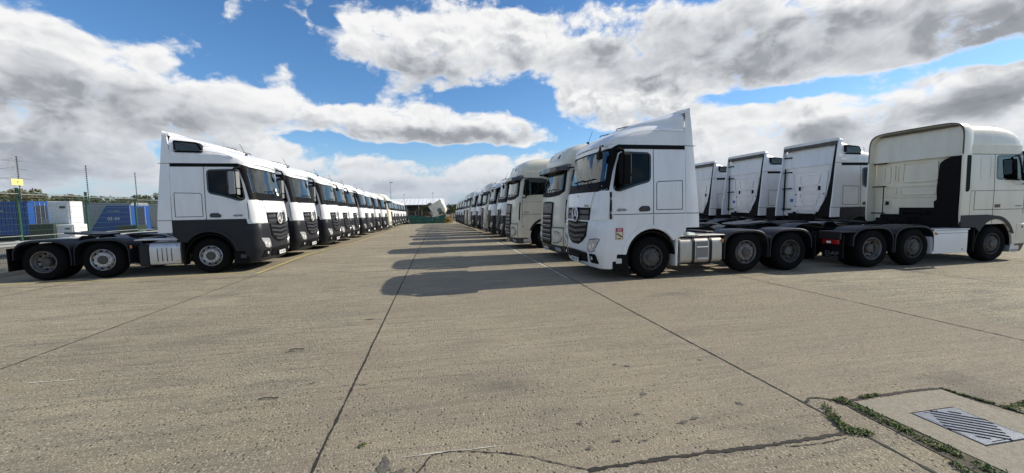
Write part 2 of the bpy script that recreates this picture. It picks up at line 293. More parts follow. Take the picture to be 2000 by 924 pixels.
def roundpoly(P, r, n=3):
    o = []
    for i, p in enumerate(P):
        p = Vector(p); a = Vector(P[i-1]); b = Vector(P[(i+1) % len(P)]); da = (a-p); db = (b-p)
        q = min(r, da.length*.45, db.length*.45); A = p+da.normalized()*q; B = p+db.normalized()*q
        for k in range(n+1): t = k/n; o.append(tuple(A*(1-t)**2+p*2*t*(1-t)+B*t*t))
    return o
def inset(P, d):
    c = Vector((sum(p[0] for p in P)/len(P), sum(p[1] for p in P)/len(P))); o = []
    n = len(P); area = sum(P[i][0]*P[(i+1) % n][1]-P[(i+1) % n][0]*P[i][1] for i in range(n)); sg = 1 if area > 0 else -1
    for i in range(n):
        a = Vector(P[i-1]); p = Vector(P[i]); b = Vector(P[(i+1) % n]); e = (b-a)
        nn = Vector((-e.y, e.x))*sg; nn.normalize(); o.append(tuple(p+nn*d))
    return o
def boolean(me, cutters, name):
    o = bpy.data.objects.new('tmp', me); COL.objects.link(o); cs = []
    for c in cutters:
        cm = c.mesh('c', 'seam', smooth=False); co = bpy.data.objects.new('cut', cm); COL.objects.link(co); cs.append(co)
        md = o.modifiers.new('b', 'BOOLEAN'); md.operation = 'DIFFERENCE'; md.object = co; md.solver = 'EXACT'
    bpy.context.view_layer.update(); dg = bpy.context.evaluated_depsgraph_get()
    r = bpy.data.meshes.new_from_object(o.evaluated_get(dg)); r.name = name
    for x in [o]+cs: bpy.data.objects.remove(x)
    r.polygons.foreach_set('use_smooth', [True]*len(r.polygons)); r.set_sharp_from_angle(angle=R(32)); return r
def obj(name, me, parent=None):
    o = bpy.data.objects.new(name, me); COL.objects.link(o)
    if parent: o.parent = parent
    return o
def text_obj(name, body, size, m, parent, loc, rot, ext=.002, sx=1.0, align='CENTER'):
    c = bpy.data.curves.new('t', 'FONT'); c.body = body; c.size = size; c.extrude = ext; c.align_x = align; c.align_y = 'CENTER'; c.resolution_u = 2; c.offset = size*.012
    t = bpy.data.objects.new('t', c); COL.objects.link(t); bpy.context.view_layer.update()
    me = bpy.data.meshes.new_from_object(t.evaluated_get(bpy.context.evaluated_depsgraph_get())); bpy.data.objects.remove(t)
    M = Matrix.Translation(loc) @ rot.to_4x4() @ Matrix.Diagonal((sx, 1, 1, 1)); me.transform(M); me.materials.clear(); me.materials.append(MATS[m])
    return obj(name, me, parent)
def basis(x, y):       # text lies in the plane of x (reading direction) and y (up)
    x = Vector(x).normalized(); y = Vector(y).normalized(); z = x.cross(y); return Matrix((x, y, z)).transposed()
def empty(name, loc=(0, 0, 0), rz=0.0, label=None, cat=None, group=None):
    o = bpy.data.objects.new(name, None); COL.objects.link(o); o.location = loc; o.rotation_euler = (0, 0, rz); o.empty_display_size = .3
    if label: tag(o, label, cat, group)
    return o
def tag(o, label, cat, group=None):
    o['label'] = label; o['category'] = cat
    if group: o['group'] = group
    return o
def struct(o): o['kind'] = 'structure'; return o
def stuff(o, label, cat): o['kind'] = 'stuff'; o['label'] = label; o['category'] = cat; return o
def lerp_tab(tab, v):
    if v <= tab[0][0]: return tab[0][1]
    for (a, x), (b, y) in zip(tab, tab[1:]):
        if v <= b:
            t = (v-a)/(b-a); return x+(y-x)*t
    return tab[-1][1]
class Proj:
    def __init__(s, f, out, side=0): s.f = f; s.out = out; s.side = side
    def __call__(s, a, b): return s.f(a, b)
class Shell:                                  # the outline of a cab, by height
    def __init__(s, xf, w, bow, r, xr): s.xf_t, s.w_t, s.bow, s.r, s.xr = xf, w, bow, r, xr
    def xf(s, z): return lerp_tab(s.xf_t, z)
    def w(s, z): return lerp_tab(s.w_t, z)
    def wrap(s, a, z):                        # a: arc length from the centre of the front
        w = s.w(z); yc = w-s.r; sg = 1 if a >= 0 else -1; a = abs(a); xf = s.xf(z); B = lambda y: s.bow*(y/w)**2
        if a <= yc: y = a; x = xf-B(y)
        elif a <= yc+s.r*PI/2: t = (a-yc)/s.r; y = yc+s.r*math.sin(t); x = xf-B(y)-s.r*(1-math.cos(t))
        else: y = w; x = xf-s.bow-s.r-(a-yc-s.r*PI/2)
        return (x, sg*y, z)
    def end(s, z): return s.w(z)-s.r+s.r*PI/2
    def side_y(s, x, z):
        w = s.w(z); yc = w-s.r; xf = s.xf(z)
        if x <= xf-s.bow-s.r: return w
        lo, hi = 0.0, w
        for _ in range(24):
            y = (lo+hi)/2; fx_ = xf-s.bow*(y/w)**2-(s.r-math.sqrt(max(0, s.r**2-(y-yc)**2)) if y > yc else 0)
            if fx_ > x: lo = y
            else: hi = y
        return lo
    def side(s, sg): return Proj(lambda x, z: (x, sg*s.side_y(x, z), z), lambda P: Vector((.05, sg, 0)), sg)
    @property
    def front(s): return Proj(lambda a, z: s.wrap(a, z), lambda P: Vector((.35, P.y*.6 if abs(P.y) > .6 else 0, 0)) if abs(P.y) > .6 else Vector((1, 0, 0)))
    def outline(s, z, xr=None, grow=0.0, n=10):
        e = s.end(z); xr = s.xr if xr is None else xr; pts = []
        yc = s.w(z)-s.r; A = [yc*k/n for k in range(n)]+[yc+s.r*PI/2*k/6 for k in range(7)]
        A = [-a for a in A[::-1]]+A[1:]; pts = [Vector(s.wrap(a, z)) for a in A]
        xm = pts[-1].x; w = s.w(z)
        L = [Vector((xm+(xr-xm)*k/5, w, z)) for k in range(1, 6)]; Rr = [Vector((p.x, -w, z)) for p in L[::-1]]
        back = [Vector((xr, w-2*w*k/8, z)) for k in range(1, 8)]
        P = pts+L+back+Rr
        if grow:
            c = Vector((xr+.0, 0, z)); P = [Vector((p.x+(grow if p.x > xr+.01 else -grow), p.y+(grow if p.y > .0 else -grow)*(1 if abs(p.y) > yc*.9 or p.x <= xr+.01 else abs(p.y)/yc), z)) for p in P]
        return P
    def line_inside(s, me, m):                # trim colour on every face that looks into the cab
        me.materials.append(MATS[m]); k = len(me.materials)-1
        for p in me.polygons:
            c = p.center; sy = s.side_y(c.x, c.z); fx_ = s.xf(c.z)-s.bow*(c.y/s.w(c.z))**2
            if c.x > s.xr+.02 and abs(c.y) < sy-.014 and c.x < s.xf(c.z)-.02 and not (abs(c.y) < s.w(c.z)-s.r and c.x > fx_-.014): p.material_index = k
    def shell_mesh(s, zs, th=.05):
        b = MB(); b.rings([s.outline(z) for z in zs])
        i = MB(); zi = [zs[0]+th]+[z for z in zs[1:-1] if zs[0]+th < z < zs[-1]-th]+[zs[-1]-th]; i.rings([s.outline(z, grow=-th) for z in zi])
        return b, i
def super_rings(stations, n=18, p=.5, base_closed=True, bow=0.0):
    # stations: (x, half width, z0, z1); cross section is a boxy half ellipse standing on z0
    out = []
    for x, w, z0, z1 in stations:
        o = []
        for k in range(n+1):
            t = PI*k/n; c, s_ = math.cos(t), math.sin(t); y = w*math.copysign(abs(c)**p, c); z = z0+(z1-z0)*abs(s_)**p
            o.append((x-bow*(y/1.2)**2, y, z))
        o.append((x-bow, -w, z0-.02)); o.append((x-bow, w, z0-.02)); out.append(o)
    return out

# ------------------------------------------------------------------ wheels and chassis, shared by all trucks
def make_wheel_meshes():
    d = {}
    r = .515
    b = MB(); b.lathe([(.295, .02), (.31, .0), (.36, -.012), (.43, -.010), (.475, .004), (.498, .03), (.508, .06), (r, .09), (r, .115), (.503, .12), (.503, .132), (r, .137), (r, .165), (.503, .17), (.503, .182), (r, .187), (r, .225), (.508, .25), (.495, .28), (.43, .305), (.30, .30)], 40)
    b.torus((0, -.012, 0), .455, .006, 40, 4, 'y'); b.torus((0, -.014, 0), .375, .005, 40, 4, 'y')
    d['tyre'] = b.mesh('tyre', 'tyre', 40)
    def rim(kind, m):
        b = MB()
        if kind == 'steer':      # bulging disc with ten nuts and hand holes
            b.lathe([(.300, .03), (.300, -.004), (.290, -.010), (.278, .004), (.272, .06), (.250, .075), (.235, .055), (.205, .005), (.195, -.008), (.125, -.008), (.115, .0)], 40)
            b.lathe([(.30, .03), (.30, .26)], 24)
            nr, ny = .165, -.008
        else:                    # deep dished drive wheel
            b.lathe([(.300, .03), (.300, -.004), (.288, -.008), (.278, .01), (.268, .08), (.252, .10), (.250, .15), (.215, .175), (.195, .185), (.12, .185)], 40)
            b.lathe([(.30, .03), (.30, .26)], 24)
            nr, ny = .155, .185
        for k in range(10):
            a = 2*PI*(k+.5)/10; x, z = nr*math.cos(a), nr*math.sin(a)
            b.cyl((x, ny+.005, z), (x, ny-.022, z), .017, .014, 6)
        return b.mesh('rim', m, 30)
    def holes(kind):
        b = MB(); rr, yy = (.245, .058) if kind == 'steer' else (.222, .155)
        for k in range(10):
            a = 2*PI*k/10; x, z = rr*math.cos(a), rr*math.sin(a)
            b.cyl((x, yy+.02, z), (x, yy-.014 if kind == 'steer' else yy-.004, z), .024, seg=10)
        return b.mesh('hand_holes', 'black_plastic')
    def hub(kind):
        b = MB()
        if kind == 'steer':
            b.lathe([(.122, .0), (.118, -.030), (.10, -.038), (.06, -.040), (.0005, -.042)], 24)
            for k in range(8): a = 2*PI*k/8; b.cyl((.085*math.cos(a), -.03, .085*math.sin(a)), (.085*math.cos(a), -.05, .085*math.sin(a)), .009, seg=6)
        else:
            b.lathe([(.125, .185), (.122, .08), (.105, .055), (.06, .045), (.0005, .04)], 24)
            for k in range(8): a = 2*PI*k/8; b.cyl((.085*math.cos(a), .06, .085*math.sin(a)), (.085*math.cos(a), .04, .085*math.sin(a)), .01, seg=6)
        return b
    for m in ('rim_silver', 'rim_dark', 'rim_mid'):
        for k in ('steer', 'drive'): d[k, m] = rim(k, m)
    for k in ('steer', 'drive'): d['holes', k] = holes(k); d['hub', k] = hub(k).mesh('hub', 'rim_dark')
    return d
WM = make_wheel_meshes()
def wheel(parent, x, side, kind, m, z=.515, yo=1.21):
    w = obj('wheel', WM['tyre'], parent); w.location = (x, side*yo, z)
    if side > 0: w.rotation_euler = (0, 0, PI)
    obj('rim', WM[kind, m], w); obj('hub', WM['hub', kind], w); obj('hand_holes', WM['holes', kind], w)
    if kind == 'drive':
        t2 = obj('inner_tyre', WM['tyre'], w); t2.location = (0, .33, 0)
    return w
def fender(parent, xc, zt=1.12, hw=.66, y0=.62, y1=1.24, zb=.50, zb2=None, m='fender'):
    zb2 = zb if zb2 is None else zb2
    for sg in (-1, 1):
        b = MB()
        def path(o):
            P = []; a0 = -math.asin(min(1, (.56-zb)/.60)) if zb < .56 else 0
            P.append((xc+hw+o, zb))
            for k in range(17):
                t = PI*k/16; c, s_ = math.cos(t), math.sin(t)
                P.append((xc+(hw+o)*math.copysign(abs(c)**.62, c), .62+(zt+o-.62)*abs(s_)**.62))
            P.append((xc-hw-o, zb2)); return P
        A, B = path(0), path(-.03)
        ring = [[(x, sg*y0, z) for x, z in A], [(x, sg*y1, z) for x, z in A]]
        rg = []
        for (xa, za), (xb, zb_) in zip(A, B):
            rg.append([(xa, sg*y0, za), (xa, sg*(y1-.03), za), (xa-(.012 if xa > xc else -.012), sg*y1, za-.02), (xb, sg*y1, zb_-.035), (xb, sg*(y1-.03), zb_-.03), (xb, sg*y0, zb_)])
        b.rings(rg); o = b.obj('mudguard', m, parent, 40)
def chassis(root, xr=-4.85, xm=-2.65, xd=-4.0, rims=('rim_silver', 'rim_silver', 'rim_silver'), rail='chassis_black', lifted=0.0):
    b = MB()
    for sg in (-1, 1):
        b.box(((xr+.9)/2, sg*.40, .80), (.9-xr, .012, .27)); 
        for z in (.665, .935): b.box(((xr+.9)/2, sg*.37, z), (.9-xr, .07, .010))
    for x in (xr+.04, -3.33, -2.0, -1.2): b.box((x, 0, .80), (.08, .78, .2), .01)
    b.obj('frame', rail, root)
    b = MB(); b.cyl((xd, -.9, .515), (xd, .9, .515), .11, seg=10); b.cyl((xm, -.9, .515+lifted), (xm, .9, .515+lifted), .09, seg=10); b.cyl((0, -.95, .5), (0, .95, .5), .08, seg=10)
    b.lathe([(.005, -.2), (.2, -.16), (.27, 0), (.2, .16), (.005, .2)], 14, (xd, 0, .515)); b.cyl((xd, 0, .55), (-1.0, 0, .85), .06, seg=8)
    for x in (xd-.45, xd+.45, xm+.4):
        for sg in (-1, 1): b.cyl((x, sg*.52, .45), (x, sg*.52, .78), .13, .15, 12)
    b.cyl((-.55, 0, .85), (.3, 0, .85), .25, seg=10); b.box((.1, 0, .95), (1.5, .7, .55), .05)
    b.obj('axles', 'chassis_black', root)
    # fifth wheel: a plate with a throat on a mounting
    x5 = xd+.45; P = [(x5-.55, -.38), (x5-.50, -.10), (x5-.12, -.045), (x5-.12, .045), (x5-.50, .10), (x5-.55, .38), (x5-.30, .45), (x5+.2, .45), (x5+.42, .25), (x5+.42, -.25), (x5+.2, -.45), (x5-.30, -.45)]
    b = MB(); b.prism([(a, c) for a, c in P], 'z', 0, .045)
    bmesh.ops.rotate(b.b, cent=(x5, 0, 0), matrix=Matrix.Rotation(R(5), 3, 'Y'), verts=b.b.verts[:]); bmesh.ops.translate(b.b, vec=(0, 0, 1.19), verts=b.b.verts[:])
    f5 = b.obj('fifth_wheel', 'fender', root, smooth=False)
    b = MB(); b.box((x5, 0, .99), (.9, .86, .05), .01)
    for sg in (-1, 1): b.prism([(x5-.3, 1.0), (x5+.3, 1.0), (x5+.1, 1.17), (x5-.1, 1.17)], 'y', sg*.36, sg*.42)
    b.obj('mounting', 'chassis_black', f5)
    b = MB(); b.box((-1.62, 0, .985), (.75, .95, .03), .005); b.box((-2.2, 0, 1.0), (.25, .9, .1), .02)
    b.obj('catwalk', 'fender', root)
    b = MB()
    for k, (y, c) in enumerate(((-.12, 0), (0, .1), (.12, .05))):
        pts = [(-1.08-.62*t/20, y*(1+t/12), 1.30-.22*math.sin(PI*t/20)-c*.4) for t in range(21)]
        b.tube(pts, .014, 6)
    b.obj('air_hose', 'chassis_black', root)
    for sg in (-1, 1):
        wheel(root, 0, sg, 'steer', rims[0]); wheel(root, xm, sg, 'steer', rims[1], .515+lifted); wheel(root, xd, sg, 'drive', rims[2])
    for x in (xm, xd): fender(root, x, zb=.42, zb2=.62 if x == xd else .42)
    for sg in (-1, 1):
        b = MB(); b.box((xr+.1, sg*.95, .60), (.035, .58, .62), .004); fl = b.obj('mud_flap', 'chassis_black', root)
        b = MB(); b.box((xr+.06, sg*.93, .72), (.07, .46, .14), .015); tl = b.obj('tail_lamp', 'red_lens', root)
        b = MB(); b.box((xr+.022, sg*.90, .705), (.006, .12, .06), .002); b.obj('clear_lens', 'paper', tl)
    for sg in (-1, 1):
        b = MB(); b.box((xm+.70, sg*1.235, .86), (.05, .012, .09), .003); b.obj('side_marker', 'amber_lens', root)
    # guard behind the front wheel and inner arch
    for sg in (-1, 1):
        b = MB(); rg = []
        for k in range(15):
            t = R(-8+185*k/14); c, s_ = math.cos(t), math.sin(t); rg.append([(c*.64, sg*.72, .54+s_*.62), (c*.64, sg*1.215, .54+s_*.62), (c*.61, sg*1.215, .54+s_*.59), (c*.61, sg*.72, .54+s_*.59)])
        b.rings(rg); b.obj('inner_arch', 'black_plastic', root)
def rear_frames(b, xr, rects, w=.034, d=.026):
    for y0, z0, y1, z1, y2, y3 in rects:     # bottom corners y0..y1 at z0, top corners y2..y3 at z1
        q = [(y0, z0), (y1, z0), (y3, z1), (y2, z1)]; q = roundpoly(q, .06, 3); i = inset(q, w)
        pr = Proj(lambda a, c: (xr, a, c), lambda P: Vector((-1, 0, 0)))
        b.ring(q, i, pr, d, d+.004, 60)

# ------------------------------------------------------------------ the truck with a star on its grille
def plate(root, x, z, txt, m='plate_white'):
    b = MB(); b.box((x, 0, z), (.012, .52, .115), .003); p = b.obj('number_plate', m, root)
    text_obj('plate_text', txt, .105, 'plate_text', p, (x+.008, 0, z), basis((0, 1, 0), (0, 0, 1)), .001, .92)
def star_truck(low, rims, vent=True, plate_txt='NL71 BRV', paper=False, sticker=False, rearside=False):
    white = 'white_paint'; root = empty('truck_tractor')
    sh = Shell([(.27, 1.36), (.45, 1.43), (.62, 1.46), (1.0, 1.455), (1.43, 1.435), (1.75, 1.415), (2.12, 1.36), (3.10, 1.17), (3.2, 1.16)],
               [(.27, 1.20), (.60, 1.24), (2.0, 1.245), (3.2, 1.195)], .12, .18, -.88)
    # ---- cab shell, hollow, with real window openings
    win = roundpoly([(.06, 3.0), (.78, 3.02), (.89, 2.75), (.99, 2.17), (.86, 2.13), (.40, 2.28), (.07, 2.36)], .08)
    ws = roundpoly([(-1.19, 2.30), (1.19, 2.30), (1.15, 3.09), (-1.15, 3.09)], .03)
    a, i = sh.shell_mesh([1.22, 1.43, 1.6, 1.75, 1.95, 2.12, 2.4, 2.7, 3.0, 3.12, 3.2], .06)
    c1 = MB().prism(ws, 'x', .2, 2.2); c2 = MB().prism(win, 'y', -2, 2)
    me = boolean(a.mesh('cab', white), [i, c1, c2], 'cab'); sh.line_inside(me, 'dash'); cab = obj('cab', me, root)
    # ---- roof
    b = MB(); st = [(1.165, .70, 3.2, 3.22), (1.155, .90, 3.2, 3.25), (1.12, 1.05, 3.2, 3.31), (1.05, 1.135, 3.2, 3.39), (.92, 1.18, 3.2, 3.48), (.72, 1.195, 3.2, 3.57), (.45, 1.197, 3.2, 3.66), (.1, 1.197, 3.2, 3.745), (-.3, 1.197, 3.2, 3.80), (-.86, 1.197, 3.2, 3.82)]
    st = [(x+.015, w, z0, z1) for x, w, z0, z1 in st]
    b.rings(super_rings(st, 26, .42, bow=.10)); rf = b.obj('roof', white, root, 50)
    # shoulder panel line on the roof
    def zt(x): return lerp_tab([(-.86, 3.56), (0, 3.56), (.5, 3.48), (.85, 3.33), (1.0, 3.22)], x)
    for sg in (-1, 1):
        pts = [(x, sg*(1.2-.02*max(0, x)), zt(x)) for x in [(-.80+1.55*k/14) for k in range(15)]]
        b = MB(); b.tube(pts, .010, 5); b.obj('shoulder_crease', white, rf)
    # ---- roof spoiler
    b = MB(); st = [(.34, .80, 3.60, 3.745), (.2, .92, 3.60, 3.79), (0, .99, 3.58, 3.845), (-.3, 1.06, 3.55, 3.93), (-.6, 1.13, 3.5, 4.01), (-.86, 1.17, 3.45, 4.075)]
    b.rings(super_rings(st, 22, .36)); 
    st = [(-.84, 1.175, 4.0, 4.08), (-.98, 1.19, 4.00, 4.12), (-1.00, 1.19, 4.04, 4.125)]
    b.rings(super_rings(st, 22, .30)); sp = b.obj('roof_spoiler', white, root, 45)
    b = MB(); b.box((-1.01, 0, 3.945), (.06, 2.30, .13), .015)
    for y in (-.95, .85): b.box((-1.04, y, 3.93), (.05, .10, .17), .012)
    b.obj('spoiler_bar', 'bar_brown', sp)
    # ---- side deflectors behind the cab, leaning forward at the top
    for sg in (-1, 1):
        b = MB(); P = [(-.905, 1.22), (-1.285, 1.22), (-1.27, 1.55), (-1.06, 3.55), (-1.00, 4.03), (-.90, 4.02), (-.86, 3.4), (-.88, 3.2)]
        pr = Proj(lambda x, z: (x, sg*(lerp_tab([(1.2, 1.243), (2, 1.245), (3.2, 1.2), (4.05, 1.185)], z)-.10*max(0, (-1.0-x))**1.2), z), lambda P: Vector((0, sg, 0)), sg)
        b.patch(P, pr, .0, .045, .12); dfl = b.obj('side_deflector', white, root, 40)
        b = MB(); b.box((-.915, sg*1.165, 2.3), (.05, .02, 1.8)); b.obj('rubber_gasket', 'black_plastic', dfl)
        b = MB(); b.patch([(-1.275, 1.565), (-.90, 1.565), (-.90, 1.58), (-1.274, 1.58)], pr, .002, .01, .12); b.obj('panel_gap', 'seam', dfl); b = MB(); b.patch([(-1.16, 3.19), (-.86, 3.19), (-.86, 3.203), (-1.16, 3.203)], pr, .002, .01, .12); b.obj('panel_gap', 'seam', dfl)
        if sg < 0: continue
        for z in (1.50, 2.35, 3.02, 3.62): b = MB(); b.box((-.99, sg*1.0, z), (.03, .38, .045), .006); b.box((-.93, sg*.84, z), (.12, .05, .05), .006); b.obj('bracket', 'black_plastic', dfl)
    b = MB(); rg = []
    for z in [1.22+2.72*k/14 for k in range(15)]:
        xe = lerp_tab([(1.22, -1.275), (1.55, -1.26), (3.55, -1.05), (4.0, -.995)], z)+.012; wd = lerp_tab([(1.2, .52), (1.5, .44), (1.95, .22), (2.6, .15), (4, .12)], z)
        rg.append([(xe, -1.185, z), (xe-.012, -1.185, z), (xe-.012, -1.185+wd, z), (xe, -1.185+wd, z)])
    b.rings(rg); b.obj('rear_side_seal', 'black_plastic', root, smooth=False)
    # ---- rear wall
    b = MB(); b.box((-.895, -.02, 2.42), (.03, 2.08, 1.78), .01); b.prism([(-1.02, 1.38), (-.55, 1.38), (-.5, 1.46), (.5, 1.46), (.55, 1.38), (1.0, 1.38), (1.0, 1.56), (-1.02, 1.56)], 'x', -.91, -.88)
    b.box((-.885, 0, 3.60), (.02, 2.12, .52), .005)
    rear_frames(b, -.91, [(-.62, 1.62, .62, 2.98, -.78, .78), (-.40, 2.48, .40, 2.86, -.46, .46), (-.36, 2.2, .36, 2.44, -.36, .36), (-.30, 1.68, .30, 1.86, -.36, .36), (-.42, 1.92, .42, 2.15, -.42, .42)])
    rw = b.obj('rear_wall', white, root, 40)
    for y in (-.42, .42): b = MB(); b.box((-.93, y, 2.32), (.04, .07, .16), .005); b.obj('wall_handle', 'black_plastic', rw)
    for y, z in ((-.6, 2.1), (.6, 2.1), (-.62, 1.62), (.62, 1.62)): b = MB(); b.cyl((-.90, y, z), (-.935, y, z), .024, seg=8); b.obj('grommet', 'black_plastic', rw)
    b = MB(); b.box((-.915, 0, 3.30), (.008, 2.1, .014)); b.obj('panel_gap', 'seam', rw)
    b = MB(); b.box((-.914, .80, 1.86), (.004, .15, .13)); b.obj('wall_sticker', 'sticker_blue', rw); 
    b = MB(); b.box((-.80, 0, 1.05), (.5, 1.7, .55), .03); b.box((-1.0, -.7, 1.12), (.18, .12, .5), .02); b.cyl((-1.02, .55, .95), (-1.02, .55, 1.4), .05); b.cyl((-1.02, -.45, .95), (-1.02, -.45, 1.4), .05)
    b.box((-1.0, .2, 1.25), (.1, .5, .06), .01); b.cyl((-.98, -.85, 1.3), (-.98, .9, 1.32), .02)
    b.obj('cab_mounting', 'chassis_black', root)
    # ---- black band under the roof, around the corner into the screen pillars
    for sg in (-1, 1):
        b = MB(); b.patch([(-.865, 3.105), (.60, 3.105), (.76, 3.10), (.84, 3.02), (.87, 3.02), (.865, 3.205), (-.865, 3.205)], sh.side(sg), .006, .012, .1); b.obj('roof_band', 'black_plastic', root, 50)
    b = MB()
    outer = [(-1.29, 2.12), (-.98, 2.12), (-.5, 2.12), (0, 2.12), (.5, 2.12), (.98, 2.12), (1.29, 2.12), (1.28, 2.6), (1.31, 3.0), (1.33, 3.2), (1.25, 3.19), (1.15, 3.12), (.6, 3.10), (0, 3.10), (-.6, 3.10), (-1.15, 3.12), (-1.25, 3.19), (-1.33, 3.2), (-1.31, 3.0), (-1.28, 2.6)]
    inner = [(-1.17, 2.36), (-.9, 2.35), (-.5, 2.34), (0, 2.34), (.5, 2.34), (.9, 2.35), (1.17, 2.36), (1.155, 2.6), (1.14, 2.9), (1.12, 3.03), (1.10, 3.06), (1.0, 3.07), (.6, 3.075), (0, 3.075), (-.6, 3.075), (-1.0, 3.07), (-1.10, 3.06), (-1.12, 3.03), (-1.14, 2.9), (-1.155, 2.6)]
    b.ring(outer, inner, sh.front, .008, .016, 120, 3); sur = b.obj('screen_surround', 'black_plastic', root, 50)
    b = MB(); b.patch(roundpoly([(-1.19, 2.34), (1.19, 2.34), (1.145, 3.085), (-1.145, 3.085)], .05), sh.front, -.004, .006, .09); ws_o = b.obj('windscreen', 'glass', root, 60)
    if paper:
        b = MB(); b.patch([(.30, 2.30), (.50, 2.30), (.47, 2.40), (.29, 2.40)], sh.front, .03, .003, .05); b.patch([(.27, 2.44), (.42, 2.44), (.42, 2.53), (.27, 2.53)], sh.front, .03, .003, .05); b.obj('paper_note', 'paper', ws_o)
    b = MB()
    for y0, y1 in ((.62, .05), (-.05, -.72)):
        b.tube([sh.wrap(y0, 2.22), tuple(Vector(sh.wrap(y0-.04, 2.28))+Vector((.05, 0, 0))), tuple(Vector(sh.wrap(y0-.15, 2.42))+Vector((.04, 0, 0)))], .011, 5)
        b.tube([tuple(Vector(sh.wrap(y0+.18, 2.42+.02))+Vector((.02, 0, 0))), tuple(Vector(sh.wrap(y0-.50, 2.40))+Vector((.02, 0, 0)))], .011, 5)
    b.obj('wiper', 'black_plastic', root)
    # ---- doors: window, seams, handle
    for sg in (-1, 1):
        pj = sh.side(sg); gap = MB()
        b = MB(); b.ring(inset(win, -.030), inset(win, .014), pj, .007, .03, 70); b.obj('window_seal', 'black_gloss', root, 50)
        b = MB(); b.patch(win, pj, -.012, .005, .12); b.obj('side_window', 'dark_glass', root, 60)
        b = MB(); b.patch(roundpoly([(.07, 1.64), (.34, 1.63), (.36, 1.70), (.28, 1.765), (.10, 1.765), (.06, 1.71)], .03), pj, .014, .016, .05); hd = b.obj('door_handle', 'black_gloss', root, 50)
        b = MB(); b.patch(roundpoly([(.12, 1.70), (.30, 1.69), (.29, 1.74), (.13, 1.745)], .02), pj, .024, .01, .05); b.obj('handle_grip', 'slat_grey', hd)
        g = gap; w_ = .008
        def line(P, Q, g=g, pj=pj, w_=w_):
            d = Vector((Q[0]-P[0], Q[1]-P[1])).normalized()*w_; n = (-d.y, d.x)
            g.patch([(P[0]-n[0], P[1]-n[1]), (Q[0]-n[0], Q[1]-n[1]), (Q[0]+n[0], Q[1]+n[1]), (P[0]+n[0], P[1]+n[1])], pj, .0025, .01, .15)
        line((-.03, 1.57), (-.03, 3.10)); line((1.07, 1.57), (1.06, 2.12)); line((-.88, 1.575), (1.0, 1.575))
        for P, Q in (((-.80, 1.67), (-.11, 1.67)), ((-.11, 1.67), (-.11, 2.30)), ((-.11, 2.30), (-.15, 2.34)), ((-.15, 2.34), (-.80, 2.36)), ((-.80, 2.36), (-.80, 1.67))): line(P, Q)
        gap.obj('panel_gap', 'seam', root)
        b = MB(); b.patch([(.66, 1.66), (.92, 1.66), (.92, 1.695), (.66, 1.695)], pj, .005, .006, .1); bd = b.obj('model_badge', 'label_grey', root)
        # white corner flap in front of the door
        b = MB(); b.patch([(s_*sg, z) for s_, z in roundpoly([(.80, 1.45), (1.32, 1.45), (1.345, 1.6), (1.34, 2.135), (1.10, 2.135), (.93, 2.08), (.86, 1.85)], .03)], sh.front, .022, .035, .07); b.obj('corner_flap', white, root, 50)
    # ---- front panel under the screen
    b = MB(); b.patch(roundpoly([(-.77, 1.76), (.77, 1.76), (.86, 2.115), (-.86, 2.115)], .02), sh.front, .026, .04, .09); fp = b.obj('front_panel', white, root, 50)
    b = MB(); x = sh.wrap(0, 2.04)[0]+.03; b.box((x, 0, 2.045), (.012, .022, .045), .004); b.obj('badge', 'label_grey', fp)
    p = sh.wrap(.60, 1.80); text_obj('model_badge', 'Actros', .085, 'label_grey', fp, (p[0]+.034, .60, 1.80), basis((-.12*.6, 1, 0), (-.1, 0, 1)), .002)
    # ---- grille
    b = MB(); b.patch([(-.77, 1.745), (-.74, 1.44), (.74, 1.44), (.77, 1.745)], sh.front, .020, .03, .09)
    b.patch([(-.70, 1.40), (.70, 1.40), (.64, 1.05), (.45, .90), (.22, .81), (-.22, .81), (-.45, .90), (-.64, 1.05)], sh.front, .032, .04, .09); gr = b.obj('grille', 'black_plastic', root, 50)
    b = MB()
    for z in (1.60, 1.465): b.patch([(-.735, z-.012), (.735, z-.012), (.745, z+.085), (-.745, z+.085)], sh.front, .034, .03, .09)
    for k, (z, hw) in enumerate(((1.325, .67), (1.19, .64), (1.05, .58), (.93, .40))):
        dz = .055 if k < 3 else .04
        b.patch([(-hw, z-.02), (0, z-dz-.02), (hw, z-.02), (hw, z+.05), (0, z-dz+.045), (-hw, z+.05)], sh.front, .052, .03, .09)
    b.obj('slats', 'slat_grey' if low == 'grey_plastic' else 'slat_grey', gr, 50)
    # ---- star emblem in a ring
    b = MB(); xs = sh.wrap(0, 1.58)[0]+.065; b.torus((xs, 0, 1.58), .185, .019, 32, 6)
    for k in range(3):
        a = PI/2+2*PI*k/3; t = Vector((xs, math.cos(a)*.18, 1.58+math.sin(a)*.18)); s1 = Vector((0, -math.sin(a), math.cos(a)))*.042; c = Vector((xs, 0, 1.58))
        up_ = Vector((.018, 0, 0)); 
        b.rings([[t-up_*.2, t+up_*.2, t+s1*.01], [c-s1, c+up_, c+s1]], caps=True)
        b.face([t, c-s1, c+up_]); b.face([t, c+up_, c+s1])
    se = b.obj('star_emblem', 'chrome', root)
    b = MB(); b.cyl((xs-.05, 0, 1.58), (xs-.012, 0, 1.58), .18, seg=28); b.obj('emblem_back', 'black_gloss', se)
    # ---- bumper
    b = MB(); rg = []
    for z, g_ in ((.26, -.05), (.285, .0), (.43, .008), (.60, .012), (.64, .022), (.80, .018), (1.2, .016), (1.40, .016), (1.43, .0)):
        rg.append(sh.outline(z, xr=.93, grow=g_))
    b.rings(rg); bp = b.obj('bumper', low, root, 40)
    b = MB(); b.patch(roundpoly([(-.64, .40), (.64, .40), (.70, .66), (-.70, .66)], .04), sh.front, .024, .03, .1); b.obj('lower_intake', 'black_plastic', bp, 50)
    b = MB()
